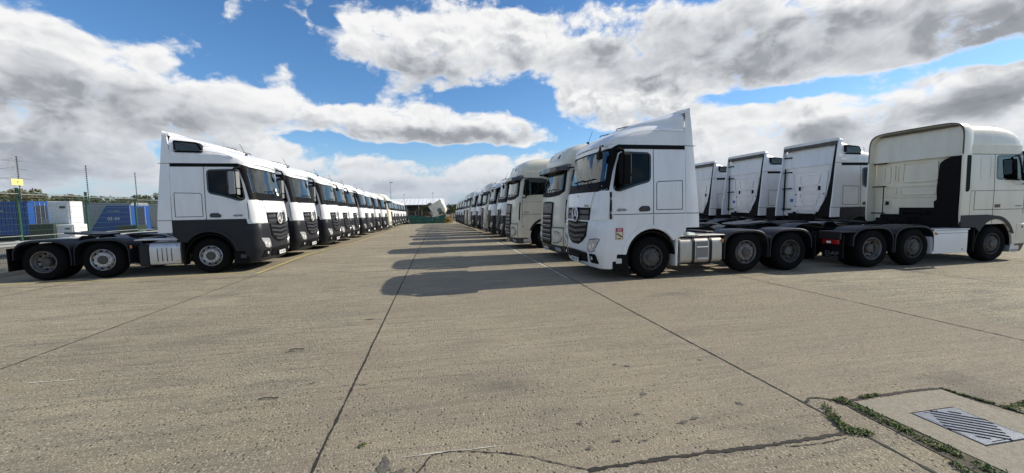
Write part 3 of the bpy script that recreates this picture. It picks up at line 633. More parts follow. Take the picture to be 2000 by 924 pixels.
    for z in (.45, .56): b.patch([(-.64, z), (.64, z), (.65, z+.03), (-.65, z+.03)], sh.front, .036, .02, .1)
    b.obj('intake_bar', 'chassis_black', bp, 50)
    for sg in (-1, 1):
        b = MB(); b.patch([(s_*sg, z) for s_, z in roundpoly([(.80, .41), (1.12, .41), (1.08, .63), (.80, .63)], .03)], sh.front, .024, .03, .1); fg = b.obj('fog_lamp_recess', 'black_plastic', bp, 50)
        P = Vector(sh.wrap(sg*.90, .52))+Vector((.03, 0, 0)); b = MB(); b.cyl(P-Vector((.03, 0, 0)), P+Vector((.008, sg*.004, 0)), .045, seg=14); b.obj('fog_lamp', 'lamp_lens', fg)
        hp = roundpoly([(.72, .70), (.82, .67), (1.02, .70), (1.14, .93), (1.17, 1.0), (.98, .985), (.80, .96), (.74, .84)], .02)
        b = MB(); b.patch([(s_*sg, z) for s_, z in hp], sh.front, .028, .04, .06); hl = b.obj('headlight', 'lamp_lens', root, 50)
        b = MB(); b.patch([(s_*sg, z) for s_, z in inset(hp, -.018)], sh.front, .0235, .03, .06); b.obj('lamp_housing', 'black_gloss', hl, 50)
        b = MB()
        for s_, z, r_ in ((.86, .79, .062), (1.00, .84, .052)):
            P = Vector(sh.wrap(sg*s_, z)); n = Vector((.9, sg*.35, 0)).normalized(); b.cyl(P+n*.01, P+n*.034, r_, r_*.8, 14)
        b.obj('lamp_bowl', 'chrome', hl)
        # step side and crease
        b = MB(); b.patch([(s_*sg, z) for s_, z in ((.76, 1.06), (1.28, 1.10), (1.28, 1.12), (.78, 1.08))], sh.front, .024, .03, .1); b.obj('bumper_crease', low, bp, 50)
    plate(root, 1.505 if low != 'white_paint' else 1.50, .46 if low != 'white_paint' else .40, plate_txt)
    b = MB(); b.box((1.46, 0, .46), (.06, .62, .17), .01); b.obj('plate_holder', 'black_plastic', bp)
    # ---- lower door panels with wheel arch
    for sg in (-1, 1):
        arc = [(.68*math.cos(R(t)), .515+.70*math.sin(R(t))) for t in range(10, 150, 9)]
        P = [(-.90, 1.565), (1.0, 1.565), (1.04, 1.4), (1.03, .64), (.69, .62)]+arc+[(-.74, .99), (-.90, 1.14)]
        P = [(x, z) for x, z in P]
        pj = Proj(lambda x, z: (x, sg*1.245, z), lambda P: Vector((0, sg, 0)), sg)
        b = MB(); b.patch(P, pj, .008, .06, .15); lp = b.obj('lower_side_panel', low, root, 40)
        b = MB(); o_ = [(.80*math.cos(R(t)), .515+.80*math.sin(R(t))) for t in range(8, 146, 6)]; i_ = [(.695*math.cos(R(t)), .515+.715*math.sin(R(t))) for t in range(145, 7, -6)]
        b.patch(o_+i_, pj, .024, .03, .3); b.obj('wheel_arch', low, lp, 40)
        b = MB(); b.box((-.03, sg*1.2545, 1.38), (.012, .004, .34)); b.obj('panel_gap', 'seam', lp)
        b = MB(); b.prism([(.58, .25), (1.0, .25), (1.03, .61), (.66, .61)], 'y', sg*1.0, sg*1.232); st_ = b.obj('door_step', 'black_plastic', root)
        b = MB(); b.box((.86, sg*1.236, .47), (.15, .01, .12), .01); b.obj('step_plate', 'alu' if low == white else 'slat_grey', st_)
        b = MB(); b.box((-.665, sg*1.12, .72), (.06, .26, .88), .02); b.obj('wheel_guard', low if low == white else 'black_plastic', root)
        if sticker:
            b = MB(); b.patch([(1.055, 1.47), (1.10, 1.47), (1.10, 2.10), (1.055, 2.10)], Proj(lambda x, z: (x, sg*sh.side_y(x, z), z), lambda P: Vector((.1, sg, 0)), sg), .030, .012, .1); hg = b.obj('hinge_gap', 'black_plastic', root, smooth=False)
            for z in (1.62, 1.95): b = MB(); y = sh.side_y(1.075, z); b.box((1.075, sg*(y+.036), z), (.03, .012, .05), .004); b.obj('hinge', 'galv', hg)
        if sticker and sg > 0:
            b = MB(); b.box((.86, 1.262, 1.12), (.19, .004, .27), .001); s1 = b.obj('warning_sticker', 'sticker_red', lp)
            b = MB(); b.box((.86, 1.2655, 1.08), (.155, .004, .18), .001); b.obj('sticker_face', 'sticker_cream', s1)
            b = MB(); b.prism([(.80, 1.03), (.93, 1.11), (.93, 1.14), (.79, 1.06)], 'y', 1.268, 1.270); b.prism([(.83, .995), (.90, .995), (.90, 1.015), (.83, 1.015)], 'y', 1.268, 1.270); b.obj('sticker_drawing', 'plate_text', s1)
            text_obj('sticker_text', 'ANGLES\nMORTS', .032, 'paper', s1, (.86, 1.2645, 1.215), basis((-1, 0, 0), (0, 0, 1)), .0008)
    text_obj('model_number', '2545', .10, 'label_grey', root, (.80, -1.258, 1.68), basis((1, 0, 0), (0, 0, 1)), .001)
    text_obj('model_number', '2545', .10, 'label_grey', root, (.80, 1.258, 1.68), basis((-1, 0, 0), (0, 0, 1)), .001)
    # ---- roof side vents
    if vent:
        for sg in (-1, 1):
            b = MB(); P = roundpoly([(-.74, 3.51), (-.04, 3.50), (-.02, 3.56), (-.10, 3.74), (-.16, 3.80), (-.74, 3.85)], .04)
            b.prism(P, 'y', sg*.95, sg*1.205); v = b.obj('roof_side_vent', 'black_plastic', root, 40)
            b = MB(); b.prism(inset(P, .05), 'y', sg*1.2, sg*1.212); b.obj('vent_glass', 'black_gloss', v)
    # ---- mirrors
    for sg in (-1, 1):
        b = MB(); P = roundpoly([(1.26, 2.26), (1.50, 2.26), (1.53, 2.5), (1.53, 2.95), (1.48, 3.0), (1.28, 3.0), (1.25, 2.9)], .05)
        b.prism([(sg*y, z) for y, z in P], 'x', .70, .90); bmesh.ops.bevel(b.b, geom=[e_ for e_ in b.b.edges if abs(e_.calc_face_angle(0)) > 1.2], offset=.03, segments=2, affect='EDGES')
        mh = b.obj('mirror', 'black_plastic', root, 50)
        b = MB(); b.prism([(sg*y, z) for y, z in rrect(1.285, 2.50, 1.50, 2.95, .03)], 'x', .690, .698); b.prism([(sg*y, z) for y, z in rrect(1.285, 2.29, 1.49, 2.47, .03)], 'x', .690, .698); b.obj('mirror_glass', 'mirror_grey', mh)
        if low != white: b = MB(); b.prism([(sg*y, z) for y, z in rrect(1.28, 2.48, 1.50, 2.95, .03)], 'x', .895, .912); b.prism([(sg*y, z) for y, z in rrect(1.29, 2.29, 1.48, 2.45, .03)], 'x', .895, .912); b.prism([(x, z) for x, z in rrect(.73, 2.30, .88, 2.95, .03)], 'y', sg*1.515, sg*1.538); b.obj('mirror_cover', 'cover_grey', mh)
        b = MB(); b.tube([(.92, sg*1.18, 3.07), (.90, sg*1.30, 3.09), (.82, sg*1.38, 3.03), (.80, sg*1.40, 2.96)], .035, 8); b.obj('mirror_arm', 'black_plastic', mh); b = MB(); b.tube([(.95, sg*1.2, 2.17), (.90, sg*1.30, 2.16), (.80, sg*1.36, 2.26)], .035, 8); b.obj('mirror_arm', 'black_plastic', mh)
    b = MB(); b.tube([(1.14, .95, 3.20), (1.26, 1.10, 3.17), (1.30, 1.14, 3.04)], .03, 6); b.box((1.30, 1.14, 2.96), (.10, .20, .20), .03); b.obj('kerb_mirror', 'black_plastic', root)
    # ---- roof fittings
    for sg in (-1,):
        b = MB(); b.tube([(.86, sg*.62, 3.52), (.72, sg*.66, 3.85)], .006, 4); b.box((.87, sg*.62, 3.53), (.07, .04, .05), .01); b.obj('antenna', 'black_plastic', root)
    for sg in (-1, 1): b = MB(); b.tube([(.57, sg*.5, 3.66), (.55, sg*.5, 3.70), (.3, sg*.52, 3.76), (.1, sg*.55, 3.80)], .012, 5); b.obj('roof_rail', 'black_plastic', root)
    # ---- inside
    interior(root, 1.15, -.78, 3.12, 1.08)
    # ---- right side: battery box; left side: fuel tank
    b = MB(); P = roundpoly([(-1.16, .30), (-1.225, .34), (-1.235, .80), (-1.19, .93), (-.75, .99), (-.75, .30)], .05)
    b.prism(P, 'x', -1.52, -.76); bx = b.obj('battery_box', 'alu', root, 30)
    b = MB(); 
    for k in range(4): b.box((-.98-.115*k, -1.2345, .60), (.012, .012, .38))
    for z in (.42, .86): b.cyl((-.84, -1.23, z), (-.84, -1.242, z), .012, seg=8)
    b.obj('groove', 'seam', bx)
    b = MB(); b.box((-1.32, -.99, 1.035), (1.15, .42, .035), .01); b.obj('step_rail', 'alu', root)
    b = MB(); b.box((-1.68, -1.0, .60), (.26, .4, .62), .03); b.obj('air_tank_cover', 'grey_plastic', root)
    b = MB(); b.box((-.755, -1.225, .40), (.03, .03, .10), .006); b.obj('side_marker', 'amber_lens', root)
    b = MB(); b.prism(rrect(.62, .32, 1.22, .95, .12, 5), 'x', -1.94, -.78); tk = b.obj('fuel_tank', 'tank_alu', root, 35)
    for x in (-1.14, -1.62):
        b = MB(); P = rrect(.61, .31, 1.232, .962, .125, 5); b.ring(P, inset(P, .02), Proj(lambda a_, c_, x=x: (x, a_, c_), lambda P: Vector((1, 0, 0))), .035, .07, 60); b.obj('tank_strap', 'grey_plastic', tk)
    b = MB(); b.box((-1.38, 1.222, .66), (.32, .012, .42), .005); b.obj('step_recess', 'cab_trim', tk)
    b = MB(); b.box((-1.38, 1.232, .72), (.32, .02, .03), .005); b.box((-1.38, 1.232, .44), (.30, .03, .05), .005); b.obj('tank_step', 'alu', tk)
    b = MB(); b.box((-1.45, .95, 1.0), (1.25, .40, .03), .01); b.obj('step_rail', 'tank_alu', root)
    return root
def interior(root, xf, xr, zt, w):
    b = MB(); b.box((xf-.14, 0, 2.16), (.42, 2*w, .22), .04, seg=2); b.box((xf-.30, -.55, 2.22), (.22, .5, .16), .04); d = b.obj('dashboard', 'cab_trim', root)
    b = MB(); b.torus((0, 0, 0), .22, .018, 20, 5, 'x'); bmesh.ops.rotate(b.b, cent=(0, 0, 0), matrix=Matrix.Rotation(R(-55), 3, 'Y'), verts=b.b.verts[:]); bmesh.ops.translate(b.b, vec=(xf-.42, -.60, 2.30), verts=b.b.verts[:]); b.obj('steering_wheel', 'dash', d)
    for y in (.60, -.60):
        b = MB(); b.box((xf-.85, y, 1.86), (.5, .5, .16), .05, seg=2); b.box((xf-1.10, y, 2.25), (.14, .48, .75), .05, Matrix.Rotation(R(-8), 3, 'Y'), 2); b.box((xf-1.14, y, 2.70), (.10, .28, .2), .04, seg=2); b.obj('seat', 'seat_cloth', root)
    b = MB(); rg = []
    for k in range(49):
        y = -w+.04+(2*w-.08)*k/48; x = xr+.55+.03*math.sin(k*1.7)+.012*math.sin(k*.9)
        rg.append([(x, y, 1.75), (x, y, zt-.05), (x-.01, y, zt-.05), (x-.01, y, 1.75)])
    b.rings(rg); b.obj('curtain', 'curtain', root)
    b = MB(); b.box(((xf+xr)/2-.05, 0, 1.35), (xf-xr-.25, 2*w, .05)); b.obj('cab_floor', 'dash', root)
    b = MB(); b.box((xf-.11, 0, zt-.12), (.06, 2*w-.3, .14), .02); b.obj('sun_blind', 'dash', root)

# ------------------------------------------------------------------ the cream truck with a tall roof
def cream_truck(rims, plate_txt='PN16 XEB', sunlit_text=True):
    cr = 'cream_paint'; root = empty('truck_tractor')
    sh = Shell([(.25, 1.31), (.48, 1.37), (.52, 1.39), (1.0, 1.39), (1.6, 1.36), (2.1, 1.315), (3.04, 1.17)],
               [(.25, 1.20), (.6, 1.235), (2.0, 1.245), (3.04, 1.21)], .11, .20, -.94)
    win = roundpoly([(-.02, 2.98), (.80, 2.99), (.88, 2.7), (.93, 2.36), (.86, 2.33), (-.02, 2.35)], .06)
    ws = roundpoly([(-1.125, 2.23), (1.125, 2.23), (1.10, 3.0), (-1.10, 3.0)], .03)
    a, i = sh.shell_mesh([1.08, 1.3, 1.6, 1.9, 2.1, 2.4, 2.7, 2.9, 3.04], .06)
    me = boolean(a.mesh('cab', cr), [i, MB().prism(ws, 'x', .2, 2.2), MB().prism(win, 'y', -2, 2)], 'cab'); sh.line_inside(me, 'dash'); obj('cab', me, root)
    # tall roof: lower band, crease and dome
    b = MB(); st = [(1.20, .78, 3.04, 3.10), (1.19, .97, 3.04, 3.22), (1.15, 1.09, 3.04, 3.36), (1.05, 1.16, 3.04, 3.54), (.90, 1.19, 3.04, 3.68), (.68, 1.2, 3.04, 3.79), (.4, 1.2, 3.04, 3.86), (0, 1.2, 3.04, 3.90), (-.6, 1.2, 3.04, 3.91), (-.98, 1.19, 3.04, 3.90)]
    b.rings(super_rings(st, 28, .36, bow=.10)); rf = b.obj('high_roof', cr, root, 50)
    for sg in (-1, 1):
        b = MB(); rg = []
        for k in range(12):
            x = -.95+1.85*k/11; y = 1.205 if x < .6 else 1.205-.35*(x-.6)**2; rg.append([(x, sg*(y-.05), 3.27), (x, sg*(y+.018), 3.285), (x, sg*(y+.012), 3.04), (x, sg*(y-.05), 3.04)])
        b.rings(rg); b.obj('roof_band', cr, rf, 40)
    def roof_x(y, z):                                # where the roof stands at this height
        def h(x):
            q = sorted(st); w = lerp_tab([(a_[0], a_[1]) for a_ in q], x); z1 = lerp_tab([(a_[0], a_[3]) for a_ in q], x); u = min(1, abs(y)/w)
            return 3.04+(z1-3.04)*max(0, 1-u**(1/.36))**.36 if u < 1 else 3.04
        lo, hi = -.9, 1.2
        for _ in range(26):
            mid_ = (lo+hi)/2
            if h(mid_) > z: lo = mid_
            else: hi = mid_
        return (lo-.10*(y/1.2)**2, y, z)
    pr = Proj(roof_x, lambda P: Vector((1, 0, .6)))
    for sg in (-1, 1):
        b = MB(); b.patch([(sg*y, z) for y, z in roundpoly([(.42, 3.38), (.90, 3.33), (.98, 3.62), (.56, 3.74)], .03)], pr, .012, .02, .06); lm = b.obj('roof_lamp', 'black_gloss', root)
        b = MB()
        for y, z in ((.62, 3.53), (.82, 3.48)): P = Vector(roof_x(sg*y, z)); b.cyl(P+Vector((-.02, 0, 0)), P+Vector((.03, 0, .01)), .085, .06, 12)
        b.obj('lamp_lens', 'lamp_lens', lm)
    # raised rear edge of the roof and side deflectors
    b = MB(); st = [(-.90, 1.21, 3.30, 3.92), (-.98, 1.235, 3.05, 3.945), (-1.10, 1.238, 3.05, 3.95)]
    def arch(x, w, z1, th):
        o = []
        for k in range(27):
            t = PI*k/26; c, s_ = math.cos(t), math.sin(t); o.append((x, w*math.copysign(abs(c)**.30, c), 3.04+(z1-3.04)*abs(s_)**.30))
        i_ = [(x, y*(w-th)/w, 3.04+(z-3.04)*(z1-3.04-th)/(z1-3.04)) for _, y, z in o[::-1]]; return o+i_
    b.rings([arch(-.94, 1.215, 3.925, .06), arch(-1.02, 1.238, 3.95, .06), arch(-1.22, 1.238, 3.965, .05), arch(-1.26, 1.235, 3.96, .04)]); rs = b.obj('rear_roof_skirt', cr, root, 45)
    b = MB(); b.rings([arch(-1.262, 1.232, 3.957, .035), arch(-1.27, 1.230, 3.955, .03)]); b.box((-1.12, 0, 3.86), (.05, 2.2, .05), .01); b.obj('edge_strip', 'bar_brown', rs)
    for sg in (-1, 1):
        b = MB(); P = [(-1.0, 1.36), (-1.26, 1.10), (-1.265, 3.05), (-.99, 3.05)]
        if sg: P = [(-.96, 1.10), (-1.24, 1.10), (-1.265, 1.4), (-1.265, 3.05), (-.96, 3.05)]
        pj = Proj(lambda x, z: (x, sg*lerp_tab([(1.1, 1.243), (2, 1.247), (3.05, 1.236)], z), z), lambda P: Vector((0, sg, 0)), sg); b.patch(P, pj, .0, .04, .2); df = b.obj('side_deflector', cr, root, 40)
        b = MB(); b.patch(roundpoly([(-1.14, 2.0), (-1.04, 2.0), (-1.0, 2.08), (-1.0, 3.0), (-1.14, 3.0)], .03), pj, .006, .012, .2); b.obj('vent_slot', 'black_plastic', df)
        for z in (1.38, 2.25, 3.0): b = MB(); b.box((-1.06, sg*1.02, z), (.035, .42, .035), .006); b.obj('bracket', 'chassis_black', df)
        b = MB(); b.cyl((-1.10, sg*.84, 1.36), (-1.10, sg*.84, 2.27), .014); b.obj('strut', 'chassis_black', df)
    # rear wall with pressed panels
    b = MB(); b.box((-.955, 0, 2.26), (.03, 2.3, 1.58), .005); b.prism([(-1.1, 1.2), (-.52, 1.2), (-.5, 1.52), (.45, 1.52), (.48, 1.2), (1.1, 1.2), (1.1, 1.55), (-1.1, 1.55)], 'x', -.972, -.94)
    b.box((-.95, 0, 3.45), (.03, 2.26, .78), .01)
    rear_frames(b, -.97, [(-.52, 2.35, .42, 2.95, -.50, .40), (.52, 2.38, .64, 2.92, .52, .64), (.74, 2.35, .95, 2.92, .74, .95), (-.50, 1.95, .45, 2.25, -.50, .45), (.55, 1.98, .98, 2.24, .55, .98), (.66, 1.6, .92, 1.82, .70, .88)], .036, .028)
    b.box((-.972, 0, 1.88), (.02, 2.2, .03), .008); b.box((-.972, .72, 3.42), (.02, .05, .74), .008)
    rw = b.obj('rear_wall', cr, root, 40)
    b = MB(); b.box((-.975, 0, 3.048), (.02, 2.3, .018)); b.box((-.985, .80, 1.70), (.03, .09, .12), .01); b.obj('wall_fittings', 'seam', rw)
    b = MB(); P = roundpoly([(-1.15, .95), (-.52, .95), (-.55, 1.5), (-.53, 1.75), (-.60, 1.78), (-.58, 2.1), (-.62, 2.85), (-.78, 2.98), (-1.15, 3.02)], .06); b.prism(P, 'x', -1.12, -.96); b.obj('intake_duct', 'black_plastic', root)
    b = MB(); b.box((-.80, 0, 1.05), (.55, 1.9, .6), .03); b.box((-.98, -.02, 1.33), (.03, .92, .46)); b.box((-.99, .80, 1.12), (.03, .62, .22)); b.box((-1.06, .80, 1.0), (.2, .55, .30), .03); b.cyl((-1.02, .3, .9), (-1.02, .3, 1.45), .05); b.cyl((-1.02, -.3, .9), (-1.02, -.3, 1.45), .05); b.box((-1.0, .05, 1.42), (.1, .6, .06), .01); b.obj('engine_bay', 'chassis_black', root)
    # screen
    b = MB(); outer = [(-1.20, 2.26), (-1.0, 2.15), (-.5, 2.11), (0, 2.10), (.5, 2.11), (1.0, 2.15), (1.20, 2.26), (1.19, 2.6), (1.17, 3.03), (.6, 3.03), (0, 3.03), (-.6, 3.03), (-1.17, 3.03), (-1.19, 2.6)]
    inner = [(-1.11, 2.32), (-.9, 2.29), (-.5, 2.27), (0, 2.26), (.5, 2.27), (.9, 2.29), (1.11, 2.32), (1.10, 2.6), (1.07, 2.97), (.6, 2.98), (0, 2.98), (-.6, 2.98), (-1.07, 2.97), (-1.10, 2.6)]
    b.ring(outer, inner, sh.front, .008, .016, 120, 2); b.obj('screen_surround', 'black_plastic', root, 50)
    b = MB(); b.patch(roundpoly([(-1.125, 2.25), (1.125, 2.25), (1.09, 2.99), (-1.09, 2.99)], .05), sh.front, -.004, .006, .09); b.obj('windscreen', 'glass', root, 60)
    b = MB()
    for y0 in (.78, .25, -.28):
        b.tube([sh.wrap(y0, 2.16), tuple(Vector(sh.wrap(y0-.06, 2.24))+Vector((.05, 0, 0))), tuple(Vector(sh.wrap(y0-.2, 2.36))+Vector((.03, 0, 0)))], .011, 5); b.tube([tuple(Vector(sh.wrap(y0+.1, 2.33))+Vector((.02, 0, 0))), tuple(Vector(sh.wrap(y0-.45, 2.37))+Vector((.02, 0, 0)))], .010, 5)
    b.obj('wiper', 'black_plastic', root)
    b = MB(); rg = []                                # sun visor
    for k in range(27):
        s_ = -1.26+2.52*k/26; P = Vector(sh.wrap(s_, 3.04)); n = Vector((1, 0, 0)) if abs(s_) < .9 else Vector((1, math.copysign(.5*min(1, (abs(s_)-.9)/.3), s_), 0)).normalized()
        d_ = .27 if abs(s_) < 1.05 else .15; rg.append([P+Vector((0, 0, .10)), P+n*d_+Vector((0, 0, .03)), P+n*(d_+.015)+Vector((0, 0, -.10)), P+n*(d_-.03)+Vector((0, 0, -.13)), P+n*.02+Vector((0, 0, -.02))])
    b.rings(rg); b.obj('sun_visor', 'black_gloss', root, 40)
    # doors
    for sg in (-1, 1):
        pj = sh.side(sg); gap = MB()
        b = MB(); b.ring(inset(win, -.028), inset(win, .014), pj, .007, .03, 60); b.obj('window_seal', 'black_gloss', root, 50)
        b = MB(); b.patch(win, pj, -.012, .005, .12); b.obj('side_window', 'glass', root, 60)
        b = MB(); b.patch(rrect(-.06, 1.545, .13, 1.635, .02), pj, .012, .016, .1); b.obj('door_handle', 'black_gloss', root, 50)
        def line(P, Q, w_=.007, g=gap, pj=pj):
            d = Vector((Q[0]-P[0], Q[1]-P[1])).normalized()*w_; n = (-d.y, d.x)
            g.patch([(P[0]-n[0], P[1]-n[1]), (Q[0]-n[0], Q[1]-n[1]), (Q[0]+n[0], Q[1]+n[1]), (P[0]+n[0], P[1]+n[1])], pj, .0025, .01, .15)
        line((-.12, 1.1), (-.12, 3.03)); line((1.0, .95), (1.0, 2.2)); line((-.80, 1.49), (-.12, 1.49)); line((-.12, 1.49), (1.0, 1.49)); line((-.80, 1.49), (-.80, 2.0)); line((-.93, 3.035), (.98, 3.035), .010); line((-.12, 2.02), (.98, 2.02), .004); line((-.93, 2.02), (-.12, 2.02), .006)
        gap.obj('panel_gap', 'seam', root)
        b = MB(); q = rrect(-.62, 2.35, -.25, 2.95, .04); b.ring(q, inset(q, .014), pj, .006, .01, 60); b.obj('pressed_panel', cr, root, 50)
        b = MB(); b.patch([(.70, 1.56), (.92, 1.56), (.92, 1.60), (.70, 1.60)], pj, .005, .006, .1); b.obj('model_badge', 'label_grey', root)
        # corner air vane
        b = MB(); b.patch([(s_*sg, z) for s_, z in roundpoly([(1.06, 1.16), (1.26, 1.16), (1.27, 2.1), (1.20, 2.12)], .02)], sh.front, .018, .02, .08); b.obj('corner_vane', cr, root, 50)
        b = MB(); b.patch([(s_*sg, z) for s_, z in roundpoly([(1.275, 1.25), (1.315, 1.25), (1.315, 2.0), (1.275, 2.0)], .012)], sh.front, .012, .02, .08); b.obj('vane_slot', 'black_plastic', root, 50)
    # front
    b = MB(); b.patch(roundpoly([(-.56, 1.92), (-.52, .56), (-.42, .48), (.42, .48), (.52, .56), (.56, 1.92), (.3, 1.95), (-.3, 1.95)], .03), sh.front, .040, .06, .1); gr = b.obj('grille', 'black_plastic', root, 50)
    b = MB(); b.patch([(-.53, 1.56), (.53, 1.56), (.545, 1.89), (-.545, 1.89)], sh.front, .050, .02, .1)
    for z in (1.42, 1.26, 1.10, .94, .78, .64): b.patch([(-.47, z-.03), (.47, z-.03), (.48, z+.035), (-.48, z+.035)], sh.front, .052, .02, .1)
    b.obj('slats', 'slat_grey', gr, 50)
    b = MB()
    for z in (1.46, 1.30, 1.14, .98, .82, .68): b.patch([(-.47, z), (.47, z), (.47, z+.014), (-.47, z+.014)], sh.front, .062, .02, .1)
    b.obj('bright_strip', 'chrome', gr, 50)
    x0 = sh.wrap(0, 1.74)[0]+.052; text_obj('badge_text', 'DAF', .14, 'label_grey', gr, (x0, 0, 1.74), basis((0, 1, 0), (-.05, 0, 1)), .004, 1.3)
    b = MB(); rg = [sh.outline(z, xr=.80, grow=g_) for z, g_ in ((.50, .012), (.53, .02), (.9, .02), (1.06, .018), (1.08, .0))]; b.rings(rg); bp = b.obj('bumper', cr, root, 40)
    b = MB(); rg = [sh.outline(z, xr=.80, grow=g_) for z, g_ in ((.24, -.03), (.27, .01), (.46, .022), (.495, .018))]; b.rings(rg); lb = b.obj('bumper_skirt', 'slat_grey', root, 40)
    for sg in (-1, 1):
        hp = roundpoly([(.68, .58), (1.02, .60), (1.16, .66), (1.18, .90), (.98, .95), (.72, .92), (.66, .74)], .03)
        b = MB(); b.patch([(s_*sg, z) for s_, z in hp], sh.front, .034, .04, .06); hl = b.obj('headlight', 'lamp_lens', root, 50)
        b = MB(); b.patch([(s_*sg, z) for s_, z in inset(hp, -.022)], sh.front, .027, .03, .06); b.obj('lamp_housing', 'black_gloss', hl, 50)
        b = MB(); b.patch([(s_*sg, z) for s_, z in [(.50, 1.068), (1.24, 1.085), (1.24, 1.105), (.50, 1.09)]], sh.front, .028, .03, .08); b.obj('panel_gap', 'seam', root)
        b = MB(); b.patch([(s_*sg, z) for s_, z in [(1.225, .50), (1.24, .50), (1.24, 1.09), (1.225, 1.09)]], sh.front, .028, .03, .08); b.obj('panel_gap', 'seam', root)
        b = MB()
        for s_, z, r_ in ((.80, .75, .075), (.99, .77, .07)):
            P = Vector(sh.wrap(sg*s_, z)); n = Vector((.9, sg*.3, 0)).normalized(); b.cyl(P+n*.01, P+n*.04, r_, r_*.8, 14)
        b.obj('lamp_bowl', 'chrome', hl)
        b = MB(); b.patch([(s_*sg, z) for s_, z in rrect(.74, .32, 1.10, .43, .03)], sh.front, .032, .03, .1); b.obj('fog_lamp', 'lamp_lens', lb, 50)
        b = MB(); b.box((.99, sg*1.262, .98), (.035, .012, .06), .004); b.obj('side_marker', 'black_plastic', bp)
        # door skirt, step and dark arch band
        pj = Proj(lambda x, z: (x, sg*1.245, z), lambda P: Vector((0, sg, 0)), sg)
        arc = [(.66*math.cos(R(t)), .515+.70*math.sin(R(t))) for t in range(2, 92, 9)]
        b = MB(); b.patch([(-.10, 1.215), (-.10, 1.36), (1.0, 1.36), (1.0, .50), (.68, .50)]+arc, pj, .004, .05, .2); b.obj('door_skirt', cr, root, 40)
        b = MB(); b.prism([(.60, .26), (.95, .26), (.95, .50), (.64, .50)], 'y', sg*1.0, sg*1.24); s_o = b.obj('door_step', 'alu', root)
        b = MB(); b.box((.79, sg*1.243, .31), (.30, .01, .03), .004); b.obj('step_edge', 'slat_grey', s_o)
        o_ = [(.74*math.cos(R(t)), .515+.80*math.sin(R(t))) for t in range(20, 96, 7)]; i_ = [(.66*math.cos(R(t)), .515+.70*math.sin(R(t))) for t in range(150, 18, -7)]
        b = MB(); b.patch(o_+[(-.3, 1.35), (-1.24, 1.345), (-1.25, 1.02), (-.72, 1.00)]+i_, pj, .016, .05, .25); b.obj('arch_band', 'grey_plastic', root, 40)
        b = MB(); b.box((-.70, sg*1.1, .72), (.06, .28, .85), .02); b.obj('wheel_guard', 'black_plastic', root)
        # mirror hanging outside the door
        b = MB(); P = roundpoly([(1.30, 2.28), (1.50, 2.28), (1.52, 2.95), (1.30, 2.95)], .05); b.prism([(sg*y, z) for y, z in P], 'x', .74, .90); mh = b.obj('mirror', 'black_plastic', root, 50)
        b = MB(); b.prism([(sg*y, z) for y, z in rrect(1.32, 2.50, 1.49, 2.92, .03)], 'x', .730, .738); b.obj('mirror_glass', 'mirror_grey', mh)
        b = MB(); b.tube([(.95, sg*1.22, 3.02), (.86, sg*1.36, 3.02), (.82, sg*1.40, 2.92)], .022, 6); b.obj('mirror_arm', 'black_plastic', mh); b = MB(); b.tube([(.97, sg*1.23, 2.2), (.88, sg*1.34, 2.2), (.82, sg*1.40, 2.3)], .022, 6); b.obj('mirror_arm', 'black_plastic', mh)
    plate(root, 1.43, .32, plate_txt)
    interior(root, 1.10, -.82, 3.0, 1.08)
    for sg in (-1, 1):
        b = MB(); b.box((-1.52, sg*1.03, .62), (1.22, .40, .64), .03, seg=2); lk = b.obj('side_locker', 'white_paint', root, 40)
        b = MB(); b.box((-1.52, sg*1.06, .965), (1.24, .40, .05), .01); b.obj('locker_step', 'alu', lk)
        b = MB(); b.box((-1.52, sg*1.232, .86), (1.2, .004, .008)); b.cyl((-2.0, sg*1.23, .84), (-2.0, sg*1.24, .84), .015, seg=8); b.cyl((-1.1, sg*1.23, .40), (-1.1, sg*1.24, .40), .015, seg=8); b.obj('groove', 'seam', lk)
    return root
def daf_chassis(root, rims):
    chassis(root, -5.15, -2.75, -4.1, rims)
    for sg in (-1, 1):
        b = MB(); b.box((-4.88, sg*.93, .98), (.56, .60, .04), .015); b.box((-5.13, sg*.93, .88), (.05, .60, .2), .015); b.obj('mudguard_end', 'fender', root)
    text_obj('flap_text', 'DAF', .14, 'label_grey', root, (-5.074, -.95, .40), basis((0, -1, 0), (0, 0, 1)), .002, 1.5)
    b = MB(); b.box((-5.07, -.95, .315), (.004, .36, .012)); b.obj('flap_underline', 'label_grey', root)

def copy_tree(o, parent=None, skip=()):
    c = o.copy(); COL.objects.link(c); c.parent = parent
    for ch in CH[o.name]:
        if ch.name.split('.')[0] not in skip: copy_tree(ch, c, skip)
    return c

